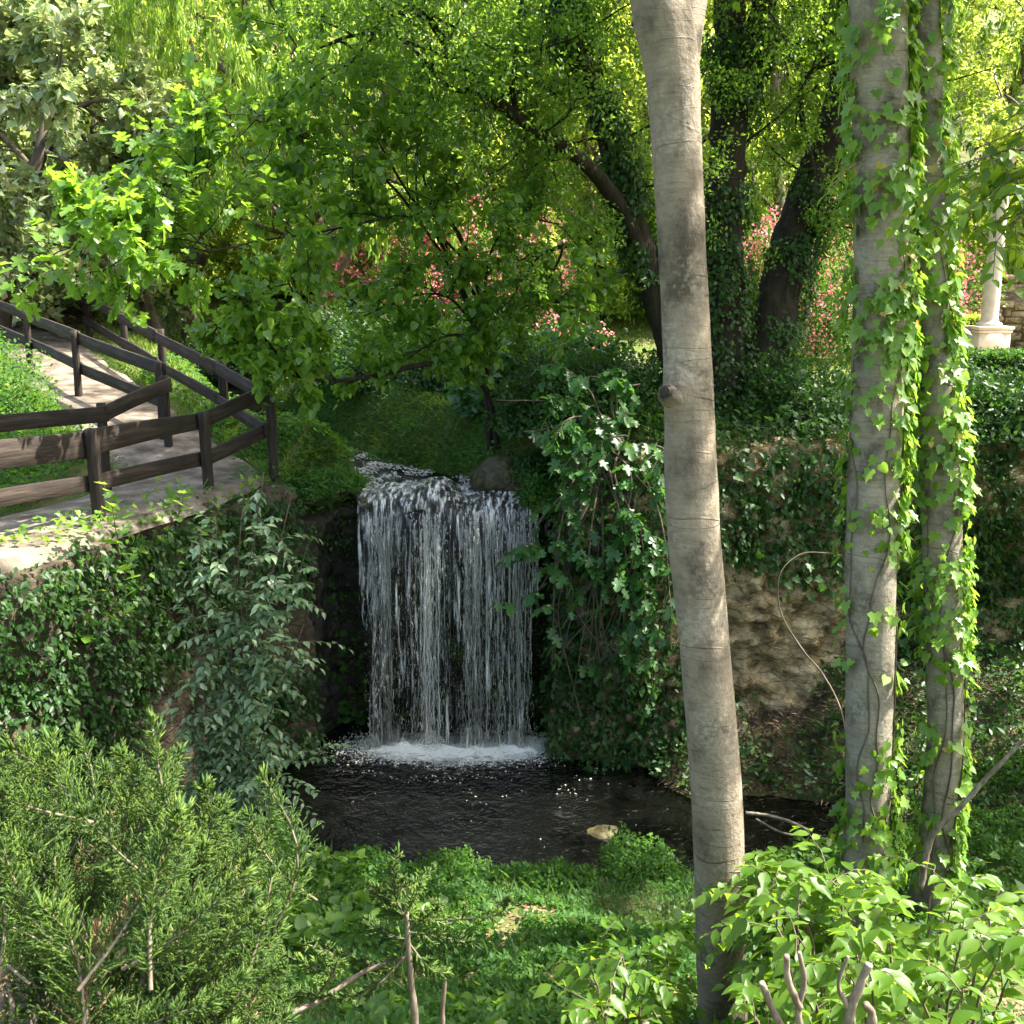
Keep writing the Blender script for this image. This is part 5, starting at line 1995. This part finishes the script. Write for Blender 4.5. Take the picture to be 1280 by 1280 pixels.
stick('pruned_stem', 'pale pruned stem forking into several stubs, just right of the grey trunk base', [(1012, 1330, 2.6, 10), (998, 1270, 2.6, 9), (1005, 1225, 2.6, 7), (999, 1190, 2.6, 5)],
      [[(1000, 1260, 2.6, 10), (985, 1225, 2.58, 9), (983, 1195, 2.56, 8)], [(985, 1300, 2.6, 10), (965, 1260, 2.6, 8), (952, 1228, 2.6, 9)]], group='pruned bare stems')
stick('pruned_stem', 'thicker blunt pruned stem standing bottom right, second of the two', [(1065, 1330, 2.5, 14), (1062, 1270, 2.5, 12), (1076, 1228, 2.5, 10), (1086, 1205, 2.5, 12)],
      [[(1085, 1320, 2.5, 12), (1090, 1270, 2.5, 12), (1082, 1255, 2.5, 11)], [(1060, 1260, 2.5, 7), (1048, 1230, 2.5, 5), (1060, 1195, 2.5, 4)]], group='pruned bare stems')
stick('dead_stick', 'short dead stick upright beside the young juniper', [(552, 1320, 2.7, 8), (553, 1260, 2.7, 7), (557, 1222, 2.7, 4)])
stick('dead_stick', 'long straight bare stick leaning up to the right beside the thinner trunk', [(1150, 1110, 6.7, 9), (1165, 1045, 6.7, 8), (1195, 1015, 6.65, 7), (1240, 965, 6.6, 6), (1300, 905, 6.5, 5)])
stick('bare_vine', 'bare pale vine looping down the ochre bank behind the ivy trunk', [(1052, 694, 11.2, 1.2), (1030, 691, 11.1, 1.3), (1000, 693, 11.0, 1.5), (975, 718, 10.8, 1.6), (976, 765, 10.6, 1.8), (1003, 812, 10.4, 2), (1028, 842, 10, 2.2), (1052, 890, 9.5, 2.4), (1062, 960, 9, 2.6)],
      cat='vine', mat='bark_mid')
stick('dead_stick', 'thin arching stick lying over the right end of the pool', [(932, 1016, 9.4, 5), (962, 1020, 9.3, 4), (990, 1028, 9.2, 4), (1015, 1040, 9.1, 4)],
      [[(945, 1024, 9.4, 3), (975, 1040, 9.2, 3), (1000, 1045, 9.1, 3)]])

# ------------------------------------------------------------------ climbing and ground-hugging greenery
def wall_cover(name, label, G, N, size, tmpl, mat, mask, seed, lift=.10, cat='ivy', layers=1.0, hang=.6):
    g = RS(seed)
    P, nn = grid_sample(g, G, N, mask)
    n = len(P)
    lump = fbm(P * 2.3 + seed, 3)
    P = P + nn * ((.02 + lift * g.random(n)) * (.4 + 1.6 * lump))[:, None]
    ax = np.array([0, 0, -hang]) + nn * .35 + rdir(g, n) * .6
    up = nn + np.array([0, 0, .5]) + rdir(g, n) * .45
    mb = MB()
    cloud(mb, P, ax, up, size * (.55 + .8 * g.random(n)), tmpl)
    return top(name, mb, M[mat], label, cat, 'stuff')


def face_sign(G):
    n, m, _ = G.shape
    a = np.cross(G[n // 2, m // 2 + 1] - G[n // 2, m // 2], G[n // 2 + 1, m // 2] - G[n // 2, m // 2])
    return a[1] < 0     # should look towards the camera side


assert face_sign(RB), 'bank normals'
mkL = lambda P: np.clip(sstep(.31, .47, fbm(P * .9 + 3, 3) + .16 * sstep(-2.2, -.6, P[:, 2])), .0, 1) * sstep(-.64, -.72, P[:, 2] + .12 * (fbm(P * 3, 2) - .5))
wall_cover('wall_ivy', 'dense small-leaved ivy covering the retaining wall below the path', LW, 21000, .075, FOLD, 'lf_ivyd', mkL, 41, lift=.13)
wall_cover('wall_ivy', 'scattered brighter ivy leaves along the top edge of the retaining wall', LW, 3500, .07, IVY, 'lf_ivy', lambda P: sstep(-1.3, -.6, P[:, 2]) * sstep(.42, .6, fbm(P * 1.7, 3)), 42, lift=.15)
def mkR(P):
    x, z = P[:, 0], P[:, 2]
    m = fbm(P * np.array([.8, .8, 1.0]) + 9, 3)
    bare = 1.15 * np.exp(-((x - 3.3) / 1.05) ** 2 - ((z + 2.3) / .75) ** 2) + np.exp(-((x - 6.6) / .9) ** 2 - ((z + 3.0) / .7) ** 2) + .5 * np.exp(-((x - 2.2) / .5) ** 2 - ((z + 2.4) / .9) ** 2)
    lowdark = .55 * sstep(-3.0, -3.5, z) * sstep(1.8, 2.4, x) * sstep(5.5, 4.5, x)
    return np.clip(sstep(.30, .50, m + .25 - .75 * bare - lowdark), 0, 1)
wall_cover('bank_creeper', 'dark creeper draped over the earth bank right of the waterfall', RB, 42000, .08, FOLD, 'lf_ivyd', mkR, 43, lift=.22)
wall_cover('bank_creeper', 'sprinkling of bigger ivy leaves on the earth bank', RB, 5000, .10, IVY, 'lf_ivyd', lambda P: mkR(P) * sstep(.42, .6, fbm(P * 1.4 + 4, 3)), 44, lift=.3)
wall_cover('lip_moss', 'small ferns and moss growing on the rock either side of the waterfall', FR, 4500, .05, FOLD, 'lf_cover',
           lambda P: sstep(-1.9, -1.0, P[:, 2]) * np.clip(sstep(-1.75, -1.95, P[:, 0]) + sstep(.2, .4, P[:, 0]), 0, 1), 45, lift=.12, cat='moss')


def ground_cover(name, label, x0, x1, y0, y1, N, size, tmpl, mat, seed, hmax, mask=None, cat='ground cover', width=1.0, up=.6, lie=False, steep=False):
    g = RS(seed)
    x, y = x0 + (x1 - x0) * g.random(N), y0 + (y1 - y0) * g.random(N)
    if mask is not None:
        k = g.random(N) < mask(x, y)
        x, y = x[k], y[k]
    z = H(x, y)
    off = np.zeros((len(x), 3))
    if steep:
        gx_, gy_ = (H(x + .04, y) - z) / .04, (H(x, y + .04) - z) / .04
        ar = np.sqrt(1 + gx_ ** 2 + gy_ ** 2)
        k = g.random(len(x)) < ar / 5
        x, y, z, gx_, gy_, ar = x[k], y[k], z[k], gx_[k], gy_[k], ar[k]
        off = np.stack([-gx_ / ar, -gy_ / ar, 1 / ar - 1], -1)
    n = len(x)
    lump = n2(x, y, 2.1, seed)
    hh = hmax * (.15 + g.random(n)) * np.clip(2.4 * lump - .5, .1, 1.6)
    ax = rdir(g, n) * np.array([1, 1, .4]) + [0, 0, up]
    if lie:
        hh = .01
        ax[:, 2] *= .1
    mb = MB()
    if steep:
        ax = ax + off * .8
    cloud(mb, np.c_[x, y, z + hh] + off * (hh + .02)[:, None] if steep else np.c_[x, y, z + hh], ax, rdir(g, n) * .5 + [0, 0, 1] + off * (1.0 if steep else 0.), size * (.55 + .8 * g.random(n)), tmpl, width)
    return top(name, mb, M[mat], label, cat, 'stuff')


offp = lambda x, y: (poly_dist(x, y, PATH)[0] > .78).astype(float)
offs_ = lambda x, y: (poly_dist(x, y, CHAN)[0] > .55 + .35 * sstep(15, 12.8, y) * (x > -2.2)).astype(float)
def up_land(x, y):
    e, _, s = poly_dist(x, y, EDGE)
    return offp(x, y) * offs_(x, y) * (e * s > .0)


def land(x, y):
    e, _, s = poly_dist(x, y, EDGE)
    return (H(x, y) > POOL_Z - .02).astype(float) * (e * s < .1)


ground_cover('ground_cover', 'leafy ground cover on the near bank between the pool and the camera', -3.6, 7.5, 4.2, 10.2, 175000, .055, FOLD, 'lf_cover', 50, .14,
             lambda x, y: land(x, y) * sstep(.40, .54, n2(x, y, .9, 6) + .18 * sstep(7.3, 8.4, y)) * sstep(.30, .46, n2(x, y, 3.1, 20)))
ground_cover('fine_moss', 'fine mossy ground cover in soft mounds on the near bank', -2.6, 2.4, 4.4, 8.8, 150000, .032, BLADE, 'lf_moss', 51, .07,
             lambda x, y: land(x, y) * sstep(.60, .44, n2(x, y, .9, 6)), cat='moss', width=.22, up=.8)
ground_cover('leaf_litter', 'brown fallen leaves scattered on the near bank', -3, 4, 4, 9, 14000, .06, FOLD, 'lf_litter', 52, .02, land, cat='fallen leaves', lie=True)
def edge_only(x, y):
    d = poly_dist(x, y, PATH)[0]
    return sstep(.5, .62, d) * sstep(.95, .8, d) * sstep(.42, .6, n2(x, y, 1.6, 15)) * (H(x, y) > -1.2)
ground_cover('path_edge_weeds', 'weeds and moss creeping over both edges of the footpath', -10, -2.5, 7.5, 20, 60000, .045, FOLD, 'lf_cover', 60, .10, edge_only, cat='weeds')
ground_cover('broad_weeds', 'patches of broader heart-leaved weeds among the ground cover of the near bank', -3.6, 5, 4.3, 10, 26000, .085, HEART, 'lf_fig', 61, .22,
             lambda x, y: land(x, y) * sstep(.55, .66, n2(x, y, 1.3, 16)), cat='weeds')
ground_cover('broad_weeds', 'broader leafy weeds on the mound between the corner post and the stream', -4.4, -1.2, 12.0, 14.6, 16000, .085, HEART, 'lf_cover', 66, .2, lambda x, y: up_land(x, y) * sstep(.42, .58, n2(x, y, 1.9, 21)), cat='weeds', steep=True)
ground_cover('grass', 'grass tufts on the mound between the corner post and the stream, sunlight put into their yellow-green', -4.2, -1.0, 12.0, 15.5, 60000, .10, BLADE, 'lawn', 67, .03, lambda x, y: up_land(x, y), cat='grass', width=.11, up=.9, steep=True)  # mound lies in shade; its sunlit look is put in by the lawn colour
ground_cover('tall_weeds', 'thin upright weed stalks sticking out of the near bank', -3.6, 5, 4.3, 9.6, 5000, .15, LANCE, 'lf_moss', 62, .12,
             lambda x, y: land(x, y) * sstep(.52, .66, n2(x, y, 1.7, 18)), cat='weeds', up=1.3, width=.8)
ground_cover('bank_foot_creeper', 'dark creeper patches at the foot of the earth bank behind the ivy trunks', 1.4, 8.5, 9.2, 12.3, 60000, .075, FOLD, 'lf_ivyd', 63, .22,
             lambda x, y: (H(x, y) > POOL_Z) * sstep(.46, .58, n2(x, y, 1.0, 19) + .25 * sstep(4.2, 5.0, x)), cat='creeper', steep=True)
ground_cover('leaf_litter', 'dark leaf litter and twigs on the slope at the foot of the earth bank', 1.2, 6, 9.2, 12.3, 90000, .10, LANCE, 'lf_dead', 64, .06, lambda x, y: (H(x, y) > POOL_Z).astype(float), cat='fallen leaves', steep=True)
# sprawling plants at the water's edge
for q, (u, v, r, hh, lb) in enumerate([(800, 1095, .42, .42, 'leafy clump at the water edge just left of the grey trunk'), (700, 1115, .35, .2, 'low leafy clump at the water edge below the pool rock'),
                                       (560, 1100, .4, .22, 'low leafy clump at the middle of the near shore'), (450, 1085, .35, .22, 'low leafy clump at the left of the near shore')]):
    c = PZ(u, v, -3.72)
    c[2] = h1(c[0], c[1])
    mound_shrub('shore_plant', lb, c, r, hh, 2600, .05, FOLD, 'lf_cover', 380 + q, group='leafy clumps at the water edge', cat='plant')

for q, (u, v, y, r, hh, lb) in enumerate([(425, 592, 12.35, .30, .22, 'mossy fern clump at the left end of the waterfall lip'), (682, 615, 12.3, .34, .36, 'leafy fern clump at the right end of the waterfall lip'),
                                          (392, 600, 12.2, .34, .28, 'bright mossy clump just right of the tall corner post'), (668, 585, 12.75, .34, .42, 'brownish shrublet on the rock above the right end of the lip')]):
    c = PY(u, v, y)
    c[2] -= .18
    mound_shrub('lip_plant', lb, c, r, hh, 3000, .045, FOLD, 'lf_cover' if q != 3 else 'lf_ivyd', 390 + q, group='clumps of growth beside the waterfall lip', cat='plant')
ground_cover('grass', 'bright grass and weeds between the outer railing and the stream', -9, 1, 12, 22, 90000, .11, BLADE, 'lawn', 53, .02, lambda x, y: up_land(x, y) * (x < -1.2 - (y - 13) * .2 + 2), cat='grass', width=.09, up=1.0)
ground_cover('bank_herbs', 'small leafy weeds on the mossy bank above the stream', -6, 2.5, 11.9, 18.5, 330000, .06, FOLD, 'lf_cover', 54, .16,
             lambda x, y: up_land(x, y) * np.maximum(sstep(.40, .55, n2(x, y, .8, 9)), sstep(2.2, 1.2, poly_dist(x, y, CHAN)[0])), cat='weeds', steep=True)
ground_cover('lawn', 'sunlit lawn of the garden beyond the stream', -14, 15, 16, 31, 120000, .13, BLADE, 'lawn', 55, .01, lambda x, y: up_land(x, y) * sstep(.35, .55, n2(x, y, .35, 3)), cat='lawn', width=.13, up=.8)
ground_cover('undergrowth', 'dark leafy undergrowth on the bank top below the big dark tree', .2, 10, 11.9, 17.5, 60000, .075, FOLD, 'lf_ivyd', 56, .45, lambda x, y: up_land(x, y) * sstep(.38, .52, n2(x, y, .6, 5)), cat='undergrowth')
ground_cover('path_weeds', 'low weeds along the left side of the shaded path', -9, -4.95, 8, 14, 26000, .07, FOLD, 'lf_cover', 57, .2, up_land, cat='weeds')
ground_cover('leaf_litter', 'dry leaves lying on the footpath', -9, -3, 8, 20, 7000, .04, FOLD, 'lf_litter', 58, .02, lambda x, y: 1 - offp(x, y), cat='fallen leaves', lie=True)

# ------------------------------------------------------------------ far bits on the left: bare trunks
for q, (u, y, w, h, mat, lb) in enumerate([(212, 22.5, .34, 3.6, 'bark_mid', 'leaning brown tree trunk beyond the end of the railing')]):
    c = gp(u, y)
    root = thing('garden_tree', lb, 'tree', c)
    mb = MB()
    p = resample([c - [0, 0, .1], c + [-.15, 0, .6], c + [-.45, 0, 1.6], c + [-.6, .1, h]], 20)
    tube(mb, p, np.interp(np.linspace(0, 1, 20), [0, .1, .3, 1], [w * .8, w * .6, w * .5, w * .35]), 14, bump=.15)
    g = RS(960 + q)
    out = []
    for c_ in range(8):
        grow(g, p[11 + c_], rdir(g, 1)[0] + [0, 0, .5], 1.8, .05, 0, spec_t, out)
    for pp, rr_, lv in out:
        tube(mb, pp, rr_, 4, cap=False)
    put('trunk', mb, M[mat], root, True)
    mb = MB()
    leaves_on(g, mb, [x_ for x_ in out if x_[2] >= 1], 26, .12, FOLD, spread=.7)
    put('crown', mb, M['lf_lime'], root)

# ------------------------------------------------------------------ camera, light, sky
cam = bpy.data.cameras.new('camera')
co = bpy.data.objects.new('camera', cam)
COL.objects.link(co)
co.location = (0, 0, CAMZ)
co.rotation_euler = (math.pi / 2 - PITCH, 0, 0)
cam.sensor_width = 36
cam.lens = 36 * FP / 1280
cam.clip_start = .05
cam.clip_end = 500
cam.dof.use_dof = True
cam.dof.focus_distance = 9
cam.dof.aperture_fstop = 16
sc.camera = co

SUN_EL, SUN_AZ = math.radians(55), math.atan2(.98, .12)
sd = Vector((math.sin(SUN_AZ) * math.cos(SUN_EL), math.cos(SUN_AZ) * math.cos(SUN_EL), math.sin(SUN_EL)))
sl = bpy.data.lights.new('sun', 'SUN')
sl.energy = 5.0
sl.angle = math.radians(.55)
sl.color = (1, .95, .86)
so = bpy.data.objects.new('sun', sl)
COL.objects.link(so)
so.rotation_euler = sd.to_track_quat('Z', 'Y').to_euler()
so.location = (10, 10, 20)
w = bpy.data.worlds.new('World')
sc.world = w
w.use_nodes = True
nt = w.node_tree
nt.nodes.clear()
sky = nt.nodes.new('ShaderNodeTexSky')
sky.sky_type = 'NISHITA'
sky.sun_disc = False
sky.sun_elevation = SUN_EL
sky.sun_rotation = SUN_AZ
sky.air_density = 1.0
sky.dust_density = 4.0
sky.ozone_density = 0.0
bg = nt.nodes.new('ShaderNodeBackground')
bg.inputs[1].default_value = .15
wo = nt.nodes.new('ShaderNodeOutputWorld')
nt.links.new(sky.outputs[0], bg.inputs[0])
nt.links.new(bg.outputs[0], wo.inputs[0])

sc.view_settings.view_transform = 'Standard'
sc.view_settings.look = 'None'
sc.view_settings.gamma = 1
sc.view_settings.exposure = 2.15
sc.render.engine = 'CYCLES'
cy = sc.cycles
cy.max_bounces = 7
cy.diffuse_bounces = 4
cy.glossy_bounces = 3
cy.transmission_bounces = 5
cy.transparent_max_bounces = 10
cy.caustics_reflective = False
cy.caustics_refractive = False
